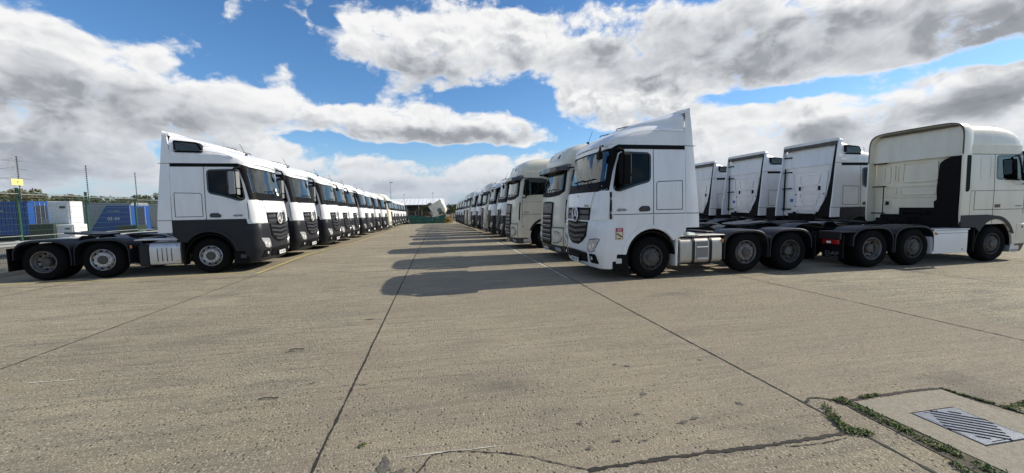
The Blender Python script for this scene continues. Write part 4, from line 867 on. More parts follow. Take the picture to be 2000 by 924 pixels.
# ------------------------------------------------------------------ ground
def gz(Y): return -0.016*min(60.0, max(0.0, Y-16.0))
def concrete():
    m = bpy.data.materials.new('concrete'); m.use_nodes = True; t = m.node_tree; p = t.nodes['Principled BSDF']; Lk = t.links.new
    def nd(k, **a):
        n = t.nodes.new(k)
        for q, v in a.items(): setattr(n, q, v)
        return n
    g = nd('ShaderNodeNewGeometry'); pos = g.outputs['Position']
    def mp(s, l=(0, 0, 0)): n = nd('ShaderNodeMapping'); n.inputs[3].default_value = s; n.inputs[1].default_value = l; Lk(pos, n.inputs[0]); return n.outputs[0]
    def noise(s, d, r, sc=1, l=(0, 0, 0), dist=0): n = nd('ShaderNodeTexNoise'); n.inputs['Scale'].default_value = sc; n.inputs['Detail'].default_value = d; n.inputs['Roughness'].default_value = r; n.inputs['Distortion'].default_value = dist; Lk(mp(s, l), n.inputs['Vector']); return n.outputs['Fac']
    def mr(x, a, b, c, d): n = nd('ShaderNodeMapRange'); Lk(x, n.inputs[0]); [n.inputs.__getitem__(i+1).__setattr__('default_value', v) for i, v in enumerate((a, b, c, d))]; return n.outputs[0]
    def mx(f, a, b, mode='MIX'):
        n = nd('ShaderNodeMix', data_type='RGBA', blend_type=mode)
        for i, v in ((0, f), (6, a), (7, b)):
            if isinstance(v, (int, float)): n.inputs[i].default_value = v
            elif isinstance(v, tuple): n.inputs[i].default_value = (*v, 1)
            else: Lk(v, n.inputs[i])
        return n.outputs[2]
    big = noise((.16, .30, .2), 5, .6); mid = noise((.8, 1.9, 1), 6, .65); stri = noise((.8, 12, 1), 6, .68, dist=.3); stri2 = noise((.35, 5, 1), 4, .6, l=(3, 1, 0))
    fine = noise((1, 1, 1), 3, .75, sc=60); agg = nd('ShaderNodeTexVoronoi'); agg.inputs['Scale'].default_value = 85; Lk(mp((1, 1, 1)), agg.inputs['Vector'])
    agg2 = nd('ShaderNodeTexVoronoi'); agg2.inputs['Scale'].default_value = 23; Lk(mp((1, 1, 1), (5, 2, 0)), agg2.inputs['Vector'])
    col = mx(mr(big, .40, .62, 0, 1), (.315, .274, .186), (.475, .415, .292))
    col = mx(mr(mid, .40, .64, .0, .60), col, (.185, .170, .138))
    col = mx(mr(stri, .46, .64, 0, .75), col, (.15, .138, .11)); col = mx(mr(stri2, .48, .7, 0, .38), col, (.37, .335, .26))
    col = mx(mr(fine, .48, .62, 0, .80), col, (.115, .104, .078))
    sep = nd('ShaderNodeSeparateColor'); Lk(agg.outputs['Color'], sep.inputs[0])
    stone = mr(sep.outputs[0], .84, .92, 0, .55); col = mx(stone, col, (.66, .60, .46))
    sep2 = nd('ShaderNodeSeparateColor'); Lk(agg2.outputs['Color'], sep2.inputs[0])
    pit = nd('ShaderNodeMath', operation='MULTIPLY'); Lk(mr(agg2.outputs['Distance'], .10, .32, 1, 0), pit.inputs[0]); Lk(mr(sep2.outputs[1], .55, .60, 0, .9), pit.inputs[1]); col = mx(pit.outputs[0], col, (.085, .078, .065))
    # slabs differ a little in tint
    sx = nd('ShaderNodeSeparateXYZ'); Lk(pos, sx.inputs[0]); fl = nd('ShaderNodeMath', operation='MULTIPLY_ADD'); Lk(sx.outputs[0], fl.inputs[0]); fl.inputs[1].default_value = 1/4.55; fl.inputs[2].default_value = .27
    f2 = nd('ShaderNodeMath', operation='FLOOR'); Lk(fl.outputs[0], f2.inputs[0]); fy = nd('ShaderNodeMath', operation='MULTIPLY_ADD'); Lk(sx.outputs[1], fy.inputs[0]); fy.inputs[1].default_value = 1/9.3; fy.inputs[2].default_value = -.256
    f3 = nd('ShaderNodeMath', operation='FLOOR'); Lk(fy.outputs[0], f3.inputs[0]); cb = nd('ShaderNodeCombineXYZ'); Lk(f2.outputs[0], cb.inputs[0]); Lk(f3.outputs[0], cb.inputs[1])
    wn = nd('ShaderNodeTexWhiteNoise'); wn.noise_dimensions = '2D'; Lk(cb.outputs[0], wn.inputs['Vector']); col = mx(mr(wn.outputs['Value'], 0, 1, 0, .50), col, (.275, .228, .172))
    # oil and tyre dirt
    oil = noise((.55, .9, 1), 4, .55, l=(9, 4, 0)); col = mx(mr(oil, .60, .76, 0, .55), col, (.10, .095, .085))
    Lk(col, p.inputs['Base Color']); p.inputs['Roughness'].default_value = .86; p.inputs['Specular IOR Level'].default_value = .3
    h = nd('ShaderNodeMath', operation='MULTIPLY_ADD'); Lk(stri, h.inputs[0]); h.inputs[1].default_value = .8; Lk(fine, h.inputs[2])
    h2 = nd('ShaderNodeMath', operation='MULTIPLY_ADD'); Lk(pit.outputs[0], h2.inputs[0]); h2.inputs[1].default_value = -.8; Lk(h.outputs[0], h2.inputs[2])
    b = nd('ShaderNodeBump'); b.inputs['Strength'].default_value = .9; b.inputs['Distance'].default_value = .028; Lk(h2.outputs[0], b.inputs['Height']); Lk(b.outputs[0], p.inputs['Normal'])
    MATS['concrete'] = m
concrete()
mat('slab', (.265, .237, .185), .9, noise=.9, nscale=26, ncol=(.19, .17, .13), bump=1.0, bscale=110)
mat('joint', (.012, .011, .010), .95, noise=.8, nscale=30, ncol=(.045, .04, .03))
mat('stain', (.075, .07, .062), .9, noise=.8, nscale=25, ncol=(.16, .15, .12)); mat('soil', (.045, .04, .025), .95, noise=.8, nscale=40, ncol=(.10, .085, .055), bump=.8, bscale=60)
mat('yellow_paint', (.47, .38, .095), .8, noise=1.0, nscale=6, ncol=(.33, .295, .19)); mat('white_mark', (.50, .48, .42), .85, noise=1.0, nscale=8, ncol=(.34, .31, .25))
mat('grate_iron', (.18, .20, .235), .42, metal=.45, noise=.6, nscale=9, ncol=(.10, .10, .11), bump=.3, bscale=180); mat('pit_black', (.006, .006, .007), .9)
mat('weed', (.13, .21, .03), .75, noise=1.0, nscale=30, ncol=(.05, .06, .02)); mat('weed_dark', (.035, .065, .015), .8); mat('dead_leaf', (.13, .085, .03), .85)
mat('gravel', (.19, .165, .125), .95, noise=.9, nscale=1.2, ncol=(.11, .10, .07), bump=.6, bscale=12)
mat('kerb', (.42, .37, .28), .85, noise=.6, nscale=8, ncol=(.3, .26, .2), bump=.3, bscale=60)
YS = [-40, -5, 0, 5, 10, 16, 30, 50, 76, 120, 300, 900]
def sheet(name, x0, x1, m, dz=0.0, ys=YS, cut=None):
    b = MB(); rows = [[b.b.verts.new((x, y, gz(y)+dz)) for x in (x0, x1)] for y in ys]
    for i in range(len(ys)-1): b.b.faces.new((rows[i][0], rows[i][1], rows[i+1][1], rows[i+1][0]))
    return struct(b.obj(name, m, smooth=False))
# the yard sheet, with a real opening under the drain
b = MB(); GX = (3.86, 4.31); GY = (2.035, 2.485); xs = [-900, GX[0], GX[1], 900]; ys = [-40, GY[0], GY[1], 5, 10, 16, 30, 50, 76, 120, 300, 900]
gv = [[b.b.verts.new((x, y, gz(y))) for x in xs] for y in ys]
for i in range(len(ys)-1):
    for j in range(3):
        if not (i == 1 and j == 1): b.b.faces.new((gv[i][j], gv[i][j+1], gv[i+1][j+1], gv[i+1][j]))
struct(b.obj('ground', 'concrete', smooth=False))
sheet('gravel_ground', -900, -13.2, 'gravel', .004, [9, 16, 30, 50, 76, 120, 300, 900])
sheet('gravel_verge', -13.2, 900, 'gravel', .004, [76, 120, 300, 900])
def gstrip(b, pts, w, jit=0.0, wj=0.3, dz=.004, step=.06, seed=1):
    rnd = random.Random(seed); P = []
    for (x0, y0), (x1, y1) in zip(pts, pts[1:]):
        d = math.hypot(x1-x0, y1-y0); n = max(1, int(d/step)); 
        for k in range(n): P.append((x0+(x1-x0)*k/n, y0+(y1-y0)*k/n))
    P.append(pts[-1]); L_, R_ = [], []; off = 0
    for i, (x, y) in enumerate(P):
        a = P[max(0, i-1)]; c = P[min(len(P)-1, i+1)]; d = Vector((c[0]-a[0], c[1]-a[1])); d = d.normalized() if d.length else Vector((1, 0)); n = Vector((-d.y, d.x))
        off = off*.8+rnd.uniform(-1, 1)*jit*.6; ww = w*(1+rnd.uniform(-wj, wj))
        L_.append(b.b.verts.new((x+n.x*(off+ww/2), y+n.y*(off+ww/2), gz(y)+dz))); R_.append(b.b.verts.new((x+n.x*(off-ww/2), y+n.y*(off-ww/2), gz(y)+dz)))
    for i in range(len(P)-1): b.b.faces.new((R_[i], R_[i+1], L_[i+1], L_[i]))
JX = [-10.2, -5.65, -.62, 3.19, 7.9, 12.6]
JX = [-9.607, -5.107, -0.914, 3.169, 7.238, 11.738, 16.238]
for k, x in enumerate(JX):
    near = abs(x) < 8; b = MB()
    gstrip(b, [(x, .3), (x, 6), ], .020 if near else .016, .004, .5, step=.04 if near else .5, seed=k); gstrip(b, [(x, 6), (x, 16), (x, 60)], .022, .003, .2, step=.4, seed=k); struct(b.obj('expansion_joint', 'joint', smooth=False))
for k, y in enumerate((11.7, 21.0, 30.3, 39.6, 49)):
    b = MB(); gstrip(b, [(-13, y), (14, y)], .016, .003, .3, step=.4, seed=k+40); struct(b.obj('cross_joint', 'joint', smooth=False))
# cracks
b = MB(); gstrip(b, [(.95, 2.385), (1.6, 2.40), (2.3, 2.38), (3.08, 2.375)], .030, .010, .5, .005, .03, 5); gstrip(b, [(-.55, 2.30), (-.25, 2.50), (-.10, 2.78), (.05, 2.80), (.35, 2.72), (.62, 2.60), (.95, 2.39)], .008, .008, .7, .005, .03, 6)
gstrip(b, [(-.62, 2.5), (-.5, 2.38), (-.25, 2.33), (-.1, 2.30)], .006, .01, .6, .005, .03, 7); gstrip(b, [(2.5, 2.33), (2.75, 2.31), (3.0, 2.33)], .008, .008, .8, .005, .03, 9)
struct(b.obj('ground_crack', 'joint', smooth=False))
b = MB(); gstrip(b, [(3.19, 2.84), (3.28, 2.90), (3.40, 2.88), (3.50, 2.80), (3.60, 2.775)], .022, .008, .5, .005, .03, 8); gstrip(b, [(3.60, 2.775), (3.9, 2.80), (4.25, 2.80), (4.63, 2.79)], .034, .008, .4, .005, .03, 11); gstrip(b, [(4.66, 2.80), (4.72, 2.5), (4.78, 2.2), (4.85, 1.7)], .022, .008, .5, .005, .03, 12)
gstrip(b, [(4.78, 2.42), (5.2, 2.36), (5.8, 2.38)], .02, .01, .6, .006, .04, 18); struct(b.obj('slab_gap', 'joint', smooth=False))
b = MB()
P = [(3.50, 2.80), (3.60, 2.79), (3.585, 2.60), (3.60, 2.2), (3.62, 1.7), (3.62, 1.2), (3.40, 1.2), (3.43, 1.7), (3.44, 2.1), (3.455, 2.35), (3.47, 2.6)]
b.face([(x+random.uniform(-.01, .01), y, .005) for x, y in P]); struct(b.obj('soil_strip', 'soil', smooth=False))
rnd = random.Random(3)
for nm, lst, mm in (('ground_stain', [(-.42, 2.72, .05, .12), (-.36, 2.62, .06, .05), (2.02, 3.93, .045, .03), (1.62, 2.98, .04, .02), (1.86, 3.30, .045, .025), (1.10, 2.95, .03, .03), (2.06, 2.82, .04, .03), (1.92, 2.78, .045, .025), (1.28, 2.66, .05, .02), (1.05, 2.62, .025, .02), (1.5, 2.62, .03, .015), (-1.35, 4.25, .04, .02), (-1.9, 5.3, .10, .02), (-1.15, 6.6, .10, .03), (1.9, 4.0, .03, .03), (-.8, 4.1, .06, .014), (2.6, 2.95, .04, .03), (-3.3, 3.0, .05, .02), (.2, 3.6, .03, .02), (2.9, 3.9, .03, .02)], 'stain'),
                ('scrape_mark', [(-4.3, 4.95, .35, .012), (-4.05, 4.94, .2, .014), (-.1, 2.80, .28, .010), (.25, 2.79, .2, .008)], 'white_mark')):
    b = MB()
    for cx, cy, a, c in lst:
        n = 22
        for q in range(1 if mm != 'stain' else 4):
            ox, oy, s_ = (0, 0, 1) if q == 0 else (rnd.gauss(0, a*.9), rnd.gauss(0, c*.8), rnd.uniform(.2, .5)); b.face([(cx+ox+a*s_*math.cos(2*PI*k/n)*rnd.uniform(.25, 1.15), cy+oy+c*s_*math.sin(2*PI*k/n)*rnd.uniform(.25, 1.15), gz(cy)+.005+q*.0004) for k in range(n)])
    struct(b.obj(nm, mm, smooth=False))
# painted lines
b = MB(); gstrip(b, [(-13, 12.45), (-9.5, 12.28), (-5.9, 12.66), (-5.45, 12.75)], .085, .004, .2, .004, .2, 21); gstrip(b, [(-5.2, 12.3), (-5.35, 17.9), (-4.85, 24), (-4.75, 31), (-4.7, 45), (-4.6, 62)], .10, .006, .3, .006, .3, 22)
struct(b.obj('yellow_line', 'yellow_paint', smooth=False))
b = MB(); gstrip(b, [(3.12, 9.2), (3.08, 14), (3.0, 22), (2.9, 32)], .07, .01, .6, .007, .2, 23); struct(b.obj('white_line', 'white_mark', smooth=False))
# kerb on the left with rounded end
b = MB()
for k in range(8): b.box((-12.72, 13.95+k*.93, .06), (.25, .915, .15), .02)
kb = struct(b.obj('kerb', 'kerb'))
# ---- drain
b = MB(); r_ = [(3.615, 1.0), (4.64, 1.0), (4.62, 2.76), (3.605, 2.745)]
for (x0, y0), (x1, y1), (x2, y2), (x3, y3) in (((3.615, 1.0), (GX[0]-.012, 1.0), (GX[0]-.012, 2.75), (3.605, 2.745)), ((GX[1]+.012, 1.0), (4.64, 1.0), (4.62, 2.76), (GX[1]+.012, 2.755)), ((GX[0]-.012, 1.0), (GX[1]+.012, 1.0), (GX[1]+.012, GY[0]-.012), (GX[0]-.012, GY[0]-.012)), ((GX[0]-.012, GY[1]+.012), (GX[1]+.012, GY[1]+.012), (GX[1]+.012, 2.755), (GX[0]-.012, 2.75))):
    b.prism([(x0, y0), (x1, y1), (x2, y2), (x3, y3)], 'z', .001, .009)
slabo = struct(b.obj('drain_slab', 'slab', smooth=False))
dr = empty('drain_cover', ((GX[0]+GX[1])/2, (GY[0]+GY[1])/2, 0), 0, 'grey cast iron drain grate with slanted slots set in a concrete slab', 'drain cover')
w, h = GX[1]-GX[0]-.004, GY[1]-GY[0]-.004
t = MB(); t.box((0, 0, 0), (w, h, .03), .002); cut = MB()
for k in range(-4, 5):                                     # slots run obliquely, shorter near the corners
    off = k*.049; half = [.20, .19, .185, .16, .115][abs(k)] if abs(k) < 4 else .03
    a = R(-38); d = Vector((math.cos(a), math.sin(a))); n = Vector((-d.y, d.x)); c = n*off*1.0
    P = []; hw = .0135
    lim = min(half, .17 if abs(k) < 3 else half)
    for s_ in range(7): q = R(-90+180*s_/6); P.append((c.x+d.x*(lim+hw*math.cos(q))-d.y*hw*math.sin(q), c.y+d.y*(lim+hw*math.cos(q))+d.x*hw*math.sin(q)))
    for s_ in range(7): q = R(90+180*s_/6); P.append((c.x+d.x*(-lim+hw*math.cos(q))-d.y*hw*math.sin(q), c.y+d.y*(-lim+hw*math.cos(q))+d.x*hw*math.sin(q)))
    cut.prism(P, 'z', -.1, .1)
c2 = MB(); 
for x0, y0, x1, y1 in ((-.21, -.12, -.204, .13), (.204, -.16, .21, .13), (-.13, -.212, .06, -.204), (-.13, .200, .02, .208)): c2.prism([(x0, y0), (x1, y0), (x1, y1), (x0, y1)], 'z', -.1, .1)
me = boolean(t.mesh('grate', 'grate_iron', smooth=False), [cut, c2], 'grate'); me.polygons.foreach_set('use_smooth', [False]*len(me.polygons)); go_ = obj('grate', me, dr); go_.location = (0, 0, -.002)
b = MB(); b.prism([(-w/2-.001, -h/2-.001), (w/2+.001, -h/2-.001), (w/2+.001, h/2+.001), (-w/2-.001, h/2+.001)], 'z', -.5, -.48)
for x0, x1, y0, y1 in ((-w/2-.001, -w/2+.003, -h/2, h/2), (w/2-.003, w/2+.001, -h/2, h/2), (-w/2, w/2, -h/2-.001, -h/2+.003), (-w/2, w/2, h/2-.003, h/2+.001)): b.prism([(x0, y0), (x1, y0), (x1, y1), (x0, y1)], 'z', -.48, -.018)
b.obj('drain_pit', 'pit_black', dr, smooth=False)
# ---- weeds in the gaps
def weeds(name, spots, n, label, seed, hmax=.05):
    rnd = random.Random(seed); b = MB(); cl = [rnd.random() for _ in range(max(4, n//45))]
    for _ in range(n):
        (x0, y0, x1, y1, w_) = rnd.choice(spots); f = rnd.random() if rnd.random() < .35 else min(1, max(0, rnd.choice(cl)+rnd.gauss(0, .03))); x = x0+(x1-x0)*f+rnd.gauss(0, w_*.5); y = y0+(y1-y0)*f+rnd.gauss(0, w_*.5)
        for _k in range(rnd.randint(2, 4)):
            a = rnd.uniform(0, 2*PI); l_ = rnd.uniform(.012, .035); hh = rnd.uniform(.002, hmax*.42)*(1 if rnd.random() < .8 else 1.8); wd = rnd.uniform(.003, .008); dx, dy = math.cos(a), math.sin(a); bz = .006
            f_ = b.face([(x, y, bz), (x+dx*l_*.5-dy*wd, y+dy*l_*.5+dx*wd, bz+hh*.8), (x+dx*l_, y+dy*l_, bz+hh*.6), (x+dx*l_*.5+dy*wd, y+dy*l_*.5-dx*wd, bz+hh*.8)]); f_.material_index = rnd.choice((0, 0, 1, 1, 2))
    return stuff(b.obj(name, ['weed', 'weed_dark', 'dead_leaf'], smooth=False), label, 'weeds')
weeds('weeds', [(3.30, 2.76, 3.10, 2.42, .03), (3.20, 2.62, 3.08, 2.36, .035), (3.12, 2.42, 3.2, 2.33, .04), (3.50, 2.80, 3.57, 2.5, .03), (3.53, 2.65, 3.53, 2.3, .05), (3.53, 2.35, 3.53, 2.0, .05), (3.52, 2.1, 3.53, 1.6, .05), (3.48, 2.80, 3.56, 2.79, .03)], 800, 'low green weeds growing in the gap beside the drain slab', 5)
weeds('weeds', [(3.75, 2.80, 3.95, 2.81, .012), (4.65, 2.76, 4.72, 2.5, .012), (4.72, 2.5, 4.80, 2.2, .014), (4.80, 2.40, 5.1, 2.42, .04), (3.40, 1.95, 3.33, 1.7, .02)], 420, 'small weeds along the far joints of the drain slab', 9, .03)
weeds('weeds', [(-.625, 3.05, -.62, 3.0, .02), (-.62, 2.62, -.62, 2.6, .01)], 30, 'tiny weed in the long dark joint', 19, .03)
for i, (x, y, a, lb) in enumerate([(-1.86, 5.35, .1, 'dark twig lying on the concrete left of the long joint, farther one'), (-1.66, 3.98, .0, 'dark twig lying on the concrete left of the long joint, nearer one')]):
    b = MB(); b.tube([(x-.08, y, .012), (x-.02, y+.008, .02), (x+.05, y-.004, .014), (x+.09, y+.006, .01)], .007, 5); b.tube([(x, y, .018), (x+.03, y+.03, .012)], .004, 4); tag(b.obj('twig', 'stain'), lb, 'twig')

# ------------------------------------------------------------------ the trucks
ORD = ['first', 'second', 'third', 'fourth', 'fifth', 'sixth', 'seventh', 'eighth', 'ninth', 'tenth', 'eleventh', 'twelfth', 'thirteenth', 'fourteenth', 'fifteenth', 'sixteenth', 'seventeenth', 'eighteenth']
def done(root, x, y, rz, label, group):
    root.location = (x, y, gz(y)); root.rotation_euler = (math.atan(.016)*math.cos(rz)*0, 0, rz); tag(root, label, 'truck', group)
T_grey = star_truck('grey_plastic', None, True, 'NL71 BRV', paper=True); chassis(T_grey, rims=('rim_silver', 'rim_silver', 'rim_mid'))
T_white = star_truck('white_paint', None, False, 'PN17 LXY', sticker=True); chassis(T_white, rims=('rim_dark', 'rim_mid', 'rim_dark'), lifted=.03)
T_cream = cream_truck(None); daf_chassis(T_cream, ('rim_dark', 'rim_dark', 'rim_mid'))
CH = {}
for o in COL.objects:
    CH.setdefault(o.name, [])
    if o.parent: CH.setdefault(o.parent.name, []).append(o)
MID = {'paper_note', 'mounting', 'hand_holes', 'handle_grip', 'badge', 'model_number', 'wall_sticker', 'clear_lens', 'warning_sticker'}
FAR = MID | {'lamp_housing', 'wall_handle', 'grommet', 'strut', 'emblem_back', 'hinge', 'hub', 'inner_tyre', 'intake_bar', 'panel_gap', 'shoulder_crease', 'vent_glass', 'wall_fittings', 'groove', 'plate_text', 'plate_holder', 'air_hose', 'bracket', 'rubber_gasket', 'model_badge', 'steering_wheel',
             'bumper_crease', 'kerb_mirror', 'side_marker', 'wheel_guard', 'cab_mounting', 'tank_strap', 'step_recess', 'tank_step', 'catwalk', 'axles', 'lamp_bowl', 'spoiler_bar', 'rear_side_seal', 'step_rail', 'battery_box', 'air_tank_cover',
             'fuel_tank', 'fifth_wheel', 'inner_arch', 'tail_lamp', 'mud_flap', 'roof_rail', 'cab_floor', 'engine_bay', 'intake_duct', 'edge_strip', 'vent_slot', 'pressed_panel', 'side_locker', 'flap_text', 'flap_underline', 'mudguard_end', 'step_plate', 'step_edge', 'bright_strip', 'badge_text', 'seat', 'vane_slot', 'sun_blind', 'corner_vane', 'rear_wall', 'mirror_glass', 'mirror_cover', 'wheel_arch', 'fog_lamp'}
def put(T, x, y, rz, label, group, lod=0, scale=None):
    o = copy_tree(T, None, (MID, MID, FAR)[lod] if lod else {'paper_note', 'warning_sticker'}); done(o, x, y, rz, label, group); return o
# left row, noses to the aisle
GA = 'truck tractors parked nose out along the left row'; GB = 'truck tractors parked nose out along the right row'; GC = 'truck tractors parked facing away at the right'
done(T_grey, -6.63, 14.03, R(1.6), 'white truck with grey bumper, nearest of the left row, paper note on its windscreen', GA)
AY = [17.5, 21.0, 23.9, 27.0, 30.4, 33.9, 37.8, 41.1, 44.4, 48.2, 51.8, 55.4, 59.0, 62.8, 66.4]
rnd = random.Random(11)
for i, y in enumerate(AY):
    lod = 1 if y < 28 else 2
    if i == 8: put(T_cream, -6.35, y, R(rnd.uniform(-.6, .6)), 'cream truck with a tall roof, the only cream one in the left row', GA, 2)
    else: put(T_grey, -6.63+rnd.uniform(-.12, .12), y, R(rnd.uniform(-1.0, 1.2)), 'white truck with grey bumper, %s from the camera in the left row' % ORD[i+1], GA, lod)
# right row, noses to the aisle
done(T_white, 5.02, 9.81, R(180.6), 'white truck with white bumper and a red edged warning sticker, nearest of the right row', GB)
RB = [(12.05, 3.75, 'c'), (16.2, 3.1, 'c'), (20.6, 3.3, 's'), (24.3, 3.24, 's'), (27.6, 3.15, 'c'), (30.8, 3.05, 's'), (34.9, 2.95, 's'), (38.8, 2.85, 'c'), (42.8, 2.8, 'c'), (46.9, 2.75, 's'), (51.2, 2.7, 's'), (55.8, 2.65, 's'), (60.4, 2.6, 's')]
for i, (yn, xf, k) in enumerate(RB):
    lod = 0 if i < 2 else 1 if yn < 28 else 2; T = T_cream if k == 'c' else T_grey
    lb = ('cream truck with a tall roof, %s from the camera in the right row' if k == 'c' else 'white truck with grey bumper, %s from the camera in the right row') % ORD[i+1]
    put(T, xf+(1.39 if k == 'c' else 1.45), yn+1.24, R(180+rnd.uniform(-.8, .8)), lb, GB, lod)
# third row, tail to tail with the second
done(T_cream, 15.5, 9.56, R(-1.0), 'cream truck with a tall roof seen from behind at the far right', GC)
for i, (x, y, k) in enumerate([(15.42, 13.1, 's'), (15.55, 16.5, 's'), (15.55, 19.8, 's'), (15.6, 23.2, 's'), (15.6, 26.6, 's')]):
    put(T_grey, x, y, R(-1.0+rnd.uniform(-.5, .5)), 'white truck seen from behind, %s to the left of the rightmost cream truck' % ['next', 'second', 'third', 'fourth', 'fifth'][i], GC, 0 if i < 2 else 1)
# the crumpled plastic sheet on the first truck's tank, and litter
b = MB(); rnd2 = random.Random(4); rg = []
for i in range(9):
    rg.append([(4.98+1.0+.045*i, 8.64+.045*j, gz(9)+1.005+.035*rnd2.random()+(.05 if 1 < i < 7 and 0 < j < 5 else 0)) for j in range(7)])
b.rings(rg, closed=False, caps=False); tag(b.obj('plastic_sheet', 'tarp_sheet', smooth=True), 'crumpled pale plastic sheet lying on the fuel tank of the nearest right truck', 'plastic sheet')
# cream cab tipped forward, far end
tip = empty('truck_tractor', (-1.75, 70.0, gz(70)-.30), R(-4), 'cream truck with its cab tipped forward behind the green sheeting', 'truck')
Mt = Matrix.Translation((1.1, 0, 1.1)) @ Matrix.Rotation(R(60), 4, 'Y') @ Matrix.Translation((-1.1, 0, -1.1))
for ch in CH[T_cream.name]:
    n = ch.name.split('.')[0]
    if n in FAR and n != 'rear_wall': continue
    c = copy_tree(ch, tip, FAR)
    if n in ('cab', 'high_roof', 'rear_roof_skirt', 'side_deflector', 'rear_wall', 'screen_surround', 'windscreen', 'wiper', 'sun_visor', 'window_seal', 'side_window', 'door_handle', 'grille', 'bumper', 'headlight', 'door_skirt', 'arch_band', 'mirror', 'dashboard', 'curtain', 'roof_lamp'): c.matrix_local = Mt @ c.matrix_local

# ------------------------------------------------------------------ fence on the left
mat('fence_green', (.015, .075, .045), .45); mat('wire_green', (.05, .09, .075), .5); mat('insulator', (.03, .03, .035), .4); mat('sign_yellow', (.72, .60, .22), .5)
mat('container_blue', (.010, .070, .30), .45, noise=.4, nscale=2, ncol=(.016, .035, .14)); mat('box_grey', (.34, .36, .38), .5, noise=.5, nscale=1.5, ncol=(.25, .27, .28)); mat('box_white', (.74, .75, .76), .45, noise=.3, nscale=2)
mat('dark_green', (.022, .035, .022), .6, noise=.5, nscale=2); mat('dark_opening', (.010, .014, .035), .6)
FX = -13.5; FY = [13.05, 15.57, 18.1, 20.6, 23.1, 25.6, 28.1, 30.6, 33.1, 35.6]
for i, y in enumerate(FY):
    g0 = gz(y); nm = ['behind the left edge', 'carrying the yellow sign'][i] if i < 2 else None
    b = MB(); b.box((FX, y, g0+1.335), (.06, .06, 2.67), .006); po = b.obj('fence_post', 'fence_green', smooth=False)
    b = MB(); b.box((FX, y, g0+2.68), (.07, .07, .02), .004); b.obj('post_cap', 'fence_green', po)
    tag(po, 'green steel fence post on the left, %s from the near end' % ORD[i], 'fence post', 'green fence posts')
    if i:
        b = MB(); b.cyl((FX+.10, y, g0+2.2), (FX+.10, y, g0+3.72), .011, seg=6)
        for k in range(18): z = g0+2.36+k*.078; b.lathe([(.004, -.012), (.030, -.008), (.030, .008), (.004, .012)], 8, (0, 0, 0)) if 0 else b.cyl((FX+.10, y, z-.012), (FX+.10, y, z+.012), .033, .022, 8)
        tag(b.obj('electric_fence_pole', 'insulator'), 'thin ringed electric fence pole on the left, %s from the near end' % ORD[i-1], 'fence pole', 'electric fence poles')
b = MB()
for z in [2.40+k*.156 for k in range(9)]: b.tube([(FX+.10, y, z+gz(y)) for y in FY[1:]], .0022, 3)
tag(b.obj('electric_wire', 'galv'), 'thin wires strung between the ringed poles on the left', 'fence wire')
for i, (y0, y1) in enumerate(zip(FY, FY[1:])):
    b = MB(); n = 50; g0, g1 = gz(y0), gz(y1); gm = (g0+g1)/2
    for k in range(1, n): y = y0+(y1-y0)*k/n; b.box((FX+.035, y, gm+1.3), (.004, .004, 2.5))
    for k in range(13): b.box((FX+.04, (y0+y1)/2, gm+.1+k*.2), (.006, y1-y0-.05, .006))
    pn = b.obj('mesh_panel', 'wire_green', smooth=False); b = MB()
    for z in (1.12, 2.5): b.box((FX+.045, (y0+y1)/2, gm+z), (.03, y1-y0-.04, .022), .004)
    b.obj('stiffening_rail', 'galv', pn, smooth=False)
    tag(pn, 'welded wire fence panel on the left, %s from the near end' % ORD[i], 'fence panel', 'wire fence panels')
b = MB(); b.box((FX+.15, 15.45, 2.87), (.006, .36, .20), .002); s_ = tag(b.obj('warning_sign', 'sign_yellow', smooth=False), 'small yellow warning sign on the left fence', 'sign')
b = MB(); b.prism([(15.40, 2.84), (15.46, 2.86), (15.44, 2.87), (15.52, 2.92), (15.45, 2.89), (15.47, 2.875)], 'x', FX+.154, FX+.156); b.obj('flash_mark', 'plate_text', s_, smooth=False)
gr = empty('crash_barrier', (-13.0, 11, 0), 0, 'galvanised crash barrier with two rails beside the fence at the left edge', 'barrier')
for z in (.90, .56):
    b = MB(); prof = [(0, -.15), (.035, -.11), (.035, -.06), (-.01, -.02), (-.01, .02), (.035, .06), (.035, .11), (0, .15)]
    prof = [(x*1, zz*.55) for x, zz in prof]
    b.rings([[(x, y, z+zz) for x, zz in prof]+[(x-.008, y, z+zz) for x, zz in prof[::-1]] for y in (0, 3.2, 12)]); b.obj('rail', 'galv', gr, smooth=False)
for y in (.3, 2.1, 3.9, 5.7, 7.5, 9.3): b = MB(); b.box((-.06, y, .5), (.08, .10, 1.0), .005); b.obj('barrier_post', 'galv', gr)
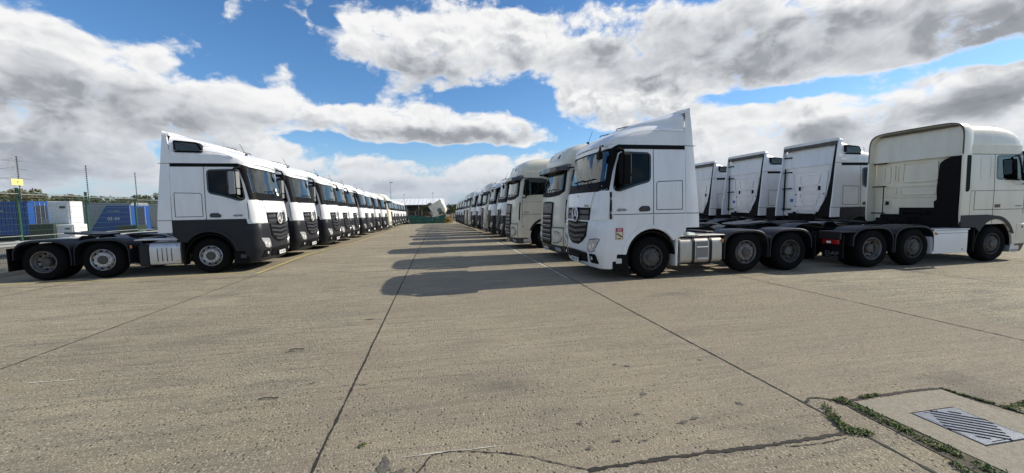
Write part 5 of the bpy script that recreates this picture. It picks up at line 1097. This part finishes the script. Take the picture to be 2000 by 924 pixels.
# ------------------------------------------------------------------ containers and cabinets beyond the fence
def container(x1, y0, z0, L_, Wd, H, label, side, dark=None):
    r = empty('container', (x1, y0, z0), 0, label, 'container', 'containers beyond the fence')
    b = MB(); rg = []; n = int(L_/.28); P = []
    b.box((-L_/2, Wd/2, H/2), (L_-.06, Wd-.06, H-.04))
    for k in range(n):
        x = -L_+.1+k*(L_-.2)/n; b.box((x+.06, .012, H/2), (.10, .03, H-.25), .01)
    b.obj('body', side, r, smooth=False)
    b = MB()
    for x in (-L_+.05, -.05):
        for y in (.05, Wd-.05): b.box((x, y, H/2), (.12, .12, H), .01)
    for z in (.06, H-.06):
        for y in (.04, Wd-.04): b.box((-L_/2, y, z), (L_, .1, .12), .01)
        b.box((-.04, Wd/2, z), (.1, Wd, .12), .01)
    b.obj('frame', side, r, smooth=False)
    b = MB()
    for y in (Wd*.25, Wd*.42, Wd*.58, Wd*.75): b.cyl((.02, y, .1), (.02, y, H-.1), .02, seg=6)
    b.obj('lock_bar', 'galv', r)
    b = MB(); b.box((-L_/2, Wd/2, -.25), (L_*.9, 1.0, .3)); 
    for k in range(4): b.cyl((-1.2-k*1.3-(3.2 if k > 1 else 0), .1, -.42), (-1.2-k*1.3-(3.2 if k > 1 else 0), Wd-.1, -.42), .32, seg=14)
    b.obj('running_gear', 'chassis_black', r)
    return r
c = container(-34.4, 40.4, .12, 12.5, 2.5, 2.86, 'blue container marked 05 beyond the fence at the left edge', 'container_blue')
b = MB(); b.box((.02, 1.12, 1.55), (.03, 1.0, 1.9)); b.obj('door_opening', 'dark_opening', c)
text_obj('lettering', '03-05', .50, 'box_white', c, (-3.3, -.03, 1.45), basis((1, 0, 0), (0, 0, 1)), .003); text_obj('lettering', 'pulmen', .42, 'box_grey', c, (-2.3, -.03, 2.1), basis((1, 0, 0), (0, 0, 1)), .003)
c = container(-28.5, 42.8, .16, 12.0, 2.5, 2.42, 'grey container with a slanted blue front part marked 03-04 beyond the fence', 'box_grey')
b = MB(); b.prism([(-3.25, .02), (-.02, .02), (-.02, 2.40), (-1.85, 2.40)], 'y', -.05, -.012); bl = b.obj('blue_panel', 'container_blue', c, smooth=False)
b = MB(); b.box((.012, 1.25, 1.2), (.03, 2.46, 2.38)); b.obj('blue_end', 'container_blue', c)
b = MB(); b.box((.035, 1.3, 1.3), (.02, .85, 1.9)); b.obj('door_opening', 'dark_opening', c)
text_obj('lettering', '03-04', .42, 'box_white', c, (-1.35, -.056, 1.15), basis((1, 0, 0), (0, 0, 1)), .003); text_obj('lettering', 'PULMEN', .26, 'box_grey', c, (-1.25, -.056, 1.85), basis((1, 0, 0), (0, 0, 1)), .003)
container(-24.5, 50.0, .1, 12, 2.5, 2.7, 'plain grey container farthest right beyond the fence', 'box_grey')
container(-31.5, 47.5, .1, 9, 2.5, 2.8, 'plain grey container behind the white cabinet', 'box_grey')
def cabinet(x1, y0, z0, L_, Wd, H, label, m):
    r = empty('cabinet', (x1, y0, z0), 0, label, 'cabinet'); b = MB(); b.box((-L_/2, Wd/2, H/2), (L_, Wd, H), .03); b.obj('body', m, r, smooth=False)
    b = MB(); b.box((-L_/2, -.005, H/2), (L_*.8, .02, H*.86), .006); b.box((.005, Wd/2, H*.5), (.02, Wd*.85, H*.8), .006); b.obj('door', m, r, smooth=False)
    b = MB(); b.box((-L_*.35, -.02, H*.75), (L_*.25, .01, H*.10)); b.obj('label_plate', 'plate_text', r, smooth=False); return r
cabinet(-30.0, 38.7, .9, 1.6, 1.15, 2.0, 'tall white cabinet standing behind the low white one', 'box_white')
cabinet(-28.95, 37.5, -.34, 1.3, 1.25, 1.32, 'low pale cabinet with a dark label plate beyond the fence', 'sticker_cream' if 0 else 'box_white')
b = MB(); b.box((-31.0, 37.9, .36), (1.65, 1.2, 1.42), .03); b.box((-31.0, 37.28, .75), (1.6, .03, .04)); tag(b.obj('skip', 'dark_green', smooth=False), 'dark green metal skip to the left of the white cabinets', 'skip')
b = MB(); b.box((-27.2, 40.9, .28), (1.7, 1.0, .95), .03); b.box((-27.2, 40.37, .6), (1.6, .03, .04)); tag(b.obj('skip', 'dark_green', smooth=False), 'dark green metal skip to the right of the blue container 03-04', 'skip')
b = MB(); b.prism([(-32.4, .75), (-30.9, .75), (-31.3, 1.32), (-32.4, 1.38)], 'y', 39.2, 40.0); tag(b.obj('machine_hood', 'box_grey', smooth=False), 'pale grey slanted hood above the left dark green skip', 'hood')
# ------------------------------------------------------------------ trees
mat('leaf_mid', (.050, .075, .018), .7, noise=.8, nscale=.6, ncol=(.105, .110, .030)); mat('leaf_dark', (.030, .055, .016), .7, noise=.7, nscale=.5, ncol=(.055, .075, .022)); mat('leaf_dull', (.105, .098, .034), .75, noise=.7, nscale=.6, ncol=(.07, .06, .025)); mat('bark', (.10, .08, .055), .9)
def tree_meshes(seed, Hh, Wd):
    rnd = random.Random(seed); b = MB(); lobes = []
    for k in range(16):
        a = rnd.uniform(0, 2*PI); rr = rnd.uniform(0, .62)*Wd; zz = rnd.uniform(.30, .84)*Hh; lobes.append((rr*math.cos(a), rr*math.sin(a), zz, rnd.uniform(.16, .32)*Wd*(1.25-zz/Hh*.5)))
    for _ in range(3200):
        lx, ly, lz, lr = rnd.choice(lobes); v = Vector((rnd.gauss(0, 1), rnd.gauss(0, 1), rnd.gauss(0, 1))).normalized()*lr*rnd.uniform(.62, 1.12); c = Vector((lx, ly, lz))+v
        if c.z < Hh*.12: continue
        s_ = rnd.uniform(.10, .24)*Hh/9; q = Vector((rnd.gauss(0, 1), rnd.gauss(0, 1), rnd.gauss(0, 1))).normalized(); u = q.orthogonal().normalized(); w_ = q.cross(u)
        b.face([c+u*s_, c+w_*s_*.7, c-u*s_, c-w_*s_*.7])
    cm = b.mesh('crown', 'leaf_mid', smooth=False)
    b = MB(); b.tube([(0, 0, -.3), (.05, 0, Hh*.3), (.1, .05, Hh*.6)], .22*Hh/9, 7)
    for k in range(5): a = rnd.uniform(0, 2*PI); b.tube([(0.05, 0, Hh*.25), (Wd*.25*math.cos(a), Wd*.25*math.sin(a), Hh*.5), (Wd*.42*math.cos(a), Wd*.42*math.sin(a), Hh*.68)], .09*Hh/9, 5)
    return cm, b.mesh('trunk', 'bark')
TV = [tree_meshes(s_, 9, 4.4) for s_ in (1, 2, 3, 4)]
def tree(x, y, sc, v, m, label, grp, wide=1.0):
    cm, tm = TV[v]; key = (v, m); 
    if key not in TC:
        c2 = cm.copy(); c2.materials.clear(); c2.materials.append(MATS[m]); TC[key] = c2
    r = empty('tree', (x, y, gz(y)), random.Random(int(x*7+y)).uniform(0, 6), label, 'tree', grp); r.scale = (sc*wide, sc*wide, sc); obj('crown', TC[key], r); obj('trunk', tm, r)
TC = {}
def ray(px, depth):       # ground position seen at a given bearing (degrees) and distance
    return depth*math.sin(R(px)), depth*math.cos(R(px))
rt = random.Random(21); k = 0
for row, (d, n) in enumerate(((128, 17), (150, 15))):
    for i in range(n):
        a = -43.5+i*(20.0/n)*1.02+rt.uniform(-.5, .5); x, y = ray(a, d+rt.uniform(-6, 6)); hh = (.76 if row == 0 else .95)*rt.uniform(.80, 1.22)
        mm = rt.choice(['leaf_mid', 'leaf_mid', 'leaf_dark', 'leaf_dull']); tree(x, y, hh, rt.randrange(4), mm, '%s %s tree from the left in the %s line beyond the containers' % (ORD[i], {'leaf_mid': 'green', 'leaf_dark': 'dark green', 'leaf_dull': 'yellowish'}[mm], ['nearer', 'farther'][row]), 'trees beyond the containers', 1.25)
for i, (x, y, s_, m_) in enumerate([(-16.5, 118, .36, 'leaf_mid'), (-12.6, 112, .38, 'leaf_mid'), (-1.9, 106, .50, 'leaf_dark'), (-3.6, 108, .42, 'leaf_mid'), (3.4, 108, .46, 'leaf_dark'), (5.6, 112, .50, 'leaf_mid'), (8.0, 116, .56, 'leaf_dark'), (10.5, 112, .55, 'leaf_mid'), (13.5, 118, .6, 'leaf_dark'), (17, 120, .6, 'leaf_mid'), (1.2, 116, .40, 'leaf_dull')]):
    tree(x, y, s_, i % 4, m_, '%s small %s tree from the left at the far end of the yard' % (ORD[i], {'leaf_mid': 'green', 'leaf_dark': 'dark green', 'leaf_dull': 'yellowish'}[m_]), 'trees at the far end', 1.5)
# ------------------------------------------------------------------ far end of the yard
mat('roof_white', (.70, .72, .75), .5, noise=.3, nscale=.5); mat('shed_dark', (.05, .052, .055), .7, noise=.5, nscale=.7, ncol=(.10, .10, .09)); mat('timber', (.16, .115, .07), .85, noise=.8, nscale=2, ncol=(.09, .07, .05)); mat('green_sheet', (.030, .125, .095), .6, noise=.5, nscale=1.5, ncol=(.02, .08, .06)); mat('bush_orange', (.36, .22, .045), .75, noise=.8, nscale=5, ncol=(.16, .15, .04))
sh_ = empty('warehouse', (-10, 130, gz(130)), 0, 'long low shed with a white sloping roof at the far end', 'warehouse')
b = MB(); b.prism([(0, 3.95), (12, 6.15), (24, 3.95), (24, 3.85), (12, 6.02), (0, 3.83)], 'x', -12, 12.2); rf = b.obj('roof', 'roof_white', sh_, smooth=False)
b = MB()
for k in range(18): x = -11.3+k*1.35; b.prism([(0, 3.99), (12, 6.19), (12, 6.10), (0, 3.90)], 'x', x, x+.05)
b.obj('roof_sheet_rib', 'galv', rf, smooth=False)
b = MB(); b.box((0, 14, 1.9), (23.4, 19, 3.85)); b.obj('wall', 'shed_dark', sh_, smooth=False)
b = MB()
for k in range(7): b.box((-11.5+k*3.8, .6, 1.95), (.16, .16, 3.9))
b.obj('post', 'galv', sh_, smooth=False)
def pallets(x, y, n, w_, label):
    r = empty('pallet_stack', (x, y, gz(y)), 0, label, 'pallet stack', 'pallet stacks at the far end'); b = MB()
    for k in range(n):
        z = k*.145
        for q in (-.5, 0, .5): b.box((q*w_, 0, z+.06), (.12, 1.0, .09))
        for q in range(5): b.box((0, -.44+q*.22, z+.125), (w_*1.1, .12, .022))
    b.obj('pallets', 'timber', r, smooth=False)
for i, (x, y, n, w_) in enumerate([(-8.6, 86, 16, 1.2), (-7.1, 86, 18, 1.3), (-5.6, 87, 15, 1.2), (-4.1, 86, 17, 1.2), (-2.7, 87, 14, 1.3), (-10.2, 87, 14, 1.3), (-1.2, 88, 16, 1.2), (3.3, 87, 10, 1.3), (4.9, 88, 12, 1.3)]): pallets(x, y, n, w_, '%s wooden pallet stack behind the green sheeting, counted from the left' % ORD[i])
b = MB(); rg = []; rs = random.Random(8)
for i in range(61):
    u = i/60; x = -6.4+7.7*u; zt = 1.42-.30*math.sin(PI*min(1, max(0, (u-.35)/.65)))*1.0+.22*max(0, u-.8)*5*.4; col_ = []
    for j in range(13):
        v = j/12; z = v*zt; y = 68.6-.02*x+.10*math.sin(v*16-3.5*math.sin(PI*max(0, u-.3)/.7)+u*2)*(.3+.7*(u > .33))*v+.05*math.sin(u*30)
        col_.append((x, y, gz(68)+z))
    rg.append(col_)
b.rings(rg, closed=False, caps=False); g_ = b.obj('sheet', 'green_sheet', None, smooth=True); sr = empty('green_screen', (0, 0, 0), 0, 'sagging dark green sheeting strung across the far end of the aisle', 'sheeting'); g_.parent = sr
md = g_.modifiers.new('t', 'SOLIDIFY'); md.thickness = .02
for x in (-6.4, -3.8, -1.2, 1.35): b = MB(); b.cyl((x, 68.8, gz(68)), (x, 68.8, gz(68)+1.5), .03, seg=6); b.obj('pole', 'galv', sr)
b = MB(); rs = random.Random(5)
for _ in range(900):
    a = rs.uniform(0, 2*PI); el_ = rs.random()**.6*PI/2; rr = rs.uniform(.5, 1.05); c = Vector((1.55+.85*rr*math.cos(a)*math.cos(el_), 65+.8*rr*math.sin(a)*math.cos(el_), gz(65)+.05+1.15*rr*math.sin(el_)*(.8+.3*math.sin(a*3))))
    q = Vector((rs.gauss(0, 1), rs.gauss(0, 1), rs.gauss(0, 1))).normalized(); u = q.orthogonal().normalized(); w_ = q.cross(u); s_ = rs.uniform(.04, .10); b.face([c+u*s_*1.6, c+w_*s_*.5, c-u*s_*1.6, c-w_*s_*.5])
bo = b.obj('foliage', 'bush_orange', None, smooth=False); br = empty('bush', (0, 0, 0), 0, 'orange brown bush at the right end of the green sheeting', 'bush'); bo.parent = br
b = MB(); b.tube([(1.5, 65, gz(65)), (1.55, 65, gz(65)+.7)], .03, 5); b.tube([(1.5, 65, gz(65)), (1.8, 65, gz(65)+.6)], .02, 5); b.obj('stem', 'bark', br)
# lamp post
lp = empty('lamp_post', (-12.7, 112, gz(112)), 0, 'tall slim lamp post above the end of the left row', 'lamp post')
b = MB(); b.cyl((0, 0, 0), (0, 0, 9.9), .11, .06, 8); b.obj('pole', 'galv', lp)
b = MB(); b.box((.25, 0, 9.95), (.75, .35, .14), .04); b.box((0, .1, 7.2), (.2, .2, .3), .03); b.obj('lamp_head', 'shed_dark', lp)
for i, (x, y, h_) in enumerate([(-8.2, 100, 6.2), (-1.2, 96, 6.4)]):
    b = MB(); b.cyl((x, y, gz(y)), (x, y, gz(y)+h_), .06, .04, 6); b.box((x, y, gz(y)+h_), (.5, .2, .1), .02); tag(b.obj('camera_pole', 'galv'), ['thin pole left of the tipped cab, above the white roof', 'thin pole directly behind the tipped cab'][i], 'pole')
# stray wheels and a low vehicle frame near the sheeting
for i, (x, y) in enumerate([(-5.3, 66.9), (-4.9, 67.4)]):
    w_ = obj('spare_wheel', WM['tyre']); w_.location = (x, y, gz(y)+.515); w_.rotation_euler = (0, 0, R(75)); obj('rim', WM['steer', 'rim_mid'], w_); tag(w_, ['loose truck wheel standing at the left end of the green sheeting, left one', 'loose truck wheel standing at the left end of the green sheeting, right one'][i], 'wheel', 'loose wheels')
# pylon on the skyline
x, y = ray(-41.0, 300)
pr_ = empty('pylon', (x, y, gz(300)), R(40), 'faint lattice power pylon on the skyline at the left', 'pylon'); b = MB(); Hh = 31
for sx_ in (-1, 1):
    for sy_ in (-1, 1): b.tube([(sx_*3, sy_*3, 0), (sx_*1.0, sy_*1.0, 20), (sx_*.3, sy_*.3, Hh)], .10, 4)
for k in range(8):
    z0 = k*3.6; z1 = z0+3.6; w0 = lerp_tab([(0, 3), (20, 1), (31, .3)], z0); w1 = lerp_tab([(0, 3), (20, 1), (31, .3)], z1)
    for sy_ in (-1, 1): b.tube([(-w0, sy_*w0, z0), (w1, sy_*w1, z1)], .06, 3); b.tube([(w0, sy_*w0, z0), (-w1, sy_*w1, z1)], .06, 3)
b.obj('tower', 'galv', pr_); b = MB()
for z, l_ in ((20, 5.5), (24.5, 4.5), (28.5, 3.6)): b.tube([(-l_, 0, z), (0, 0, z+.9), (l_, 0, z)], .09, 4); b.tube([(-l_, 0, z), (l_, 0, z)], .09, 4)
b.obj('cross_arm', 'galv', pr_)
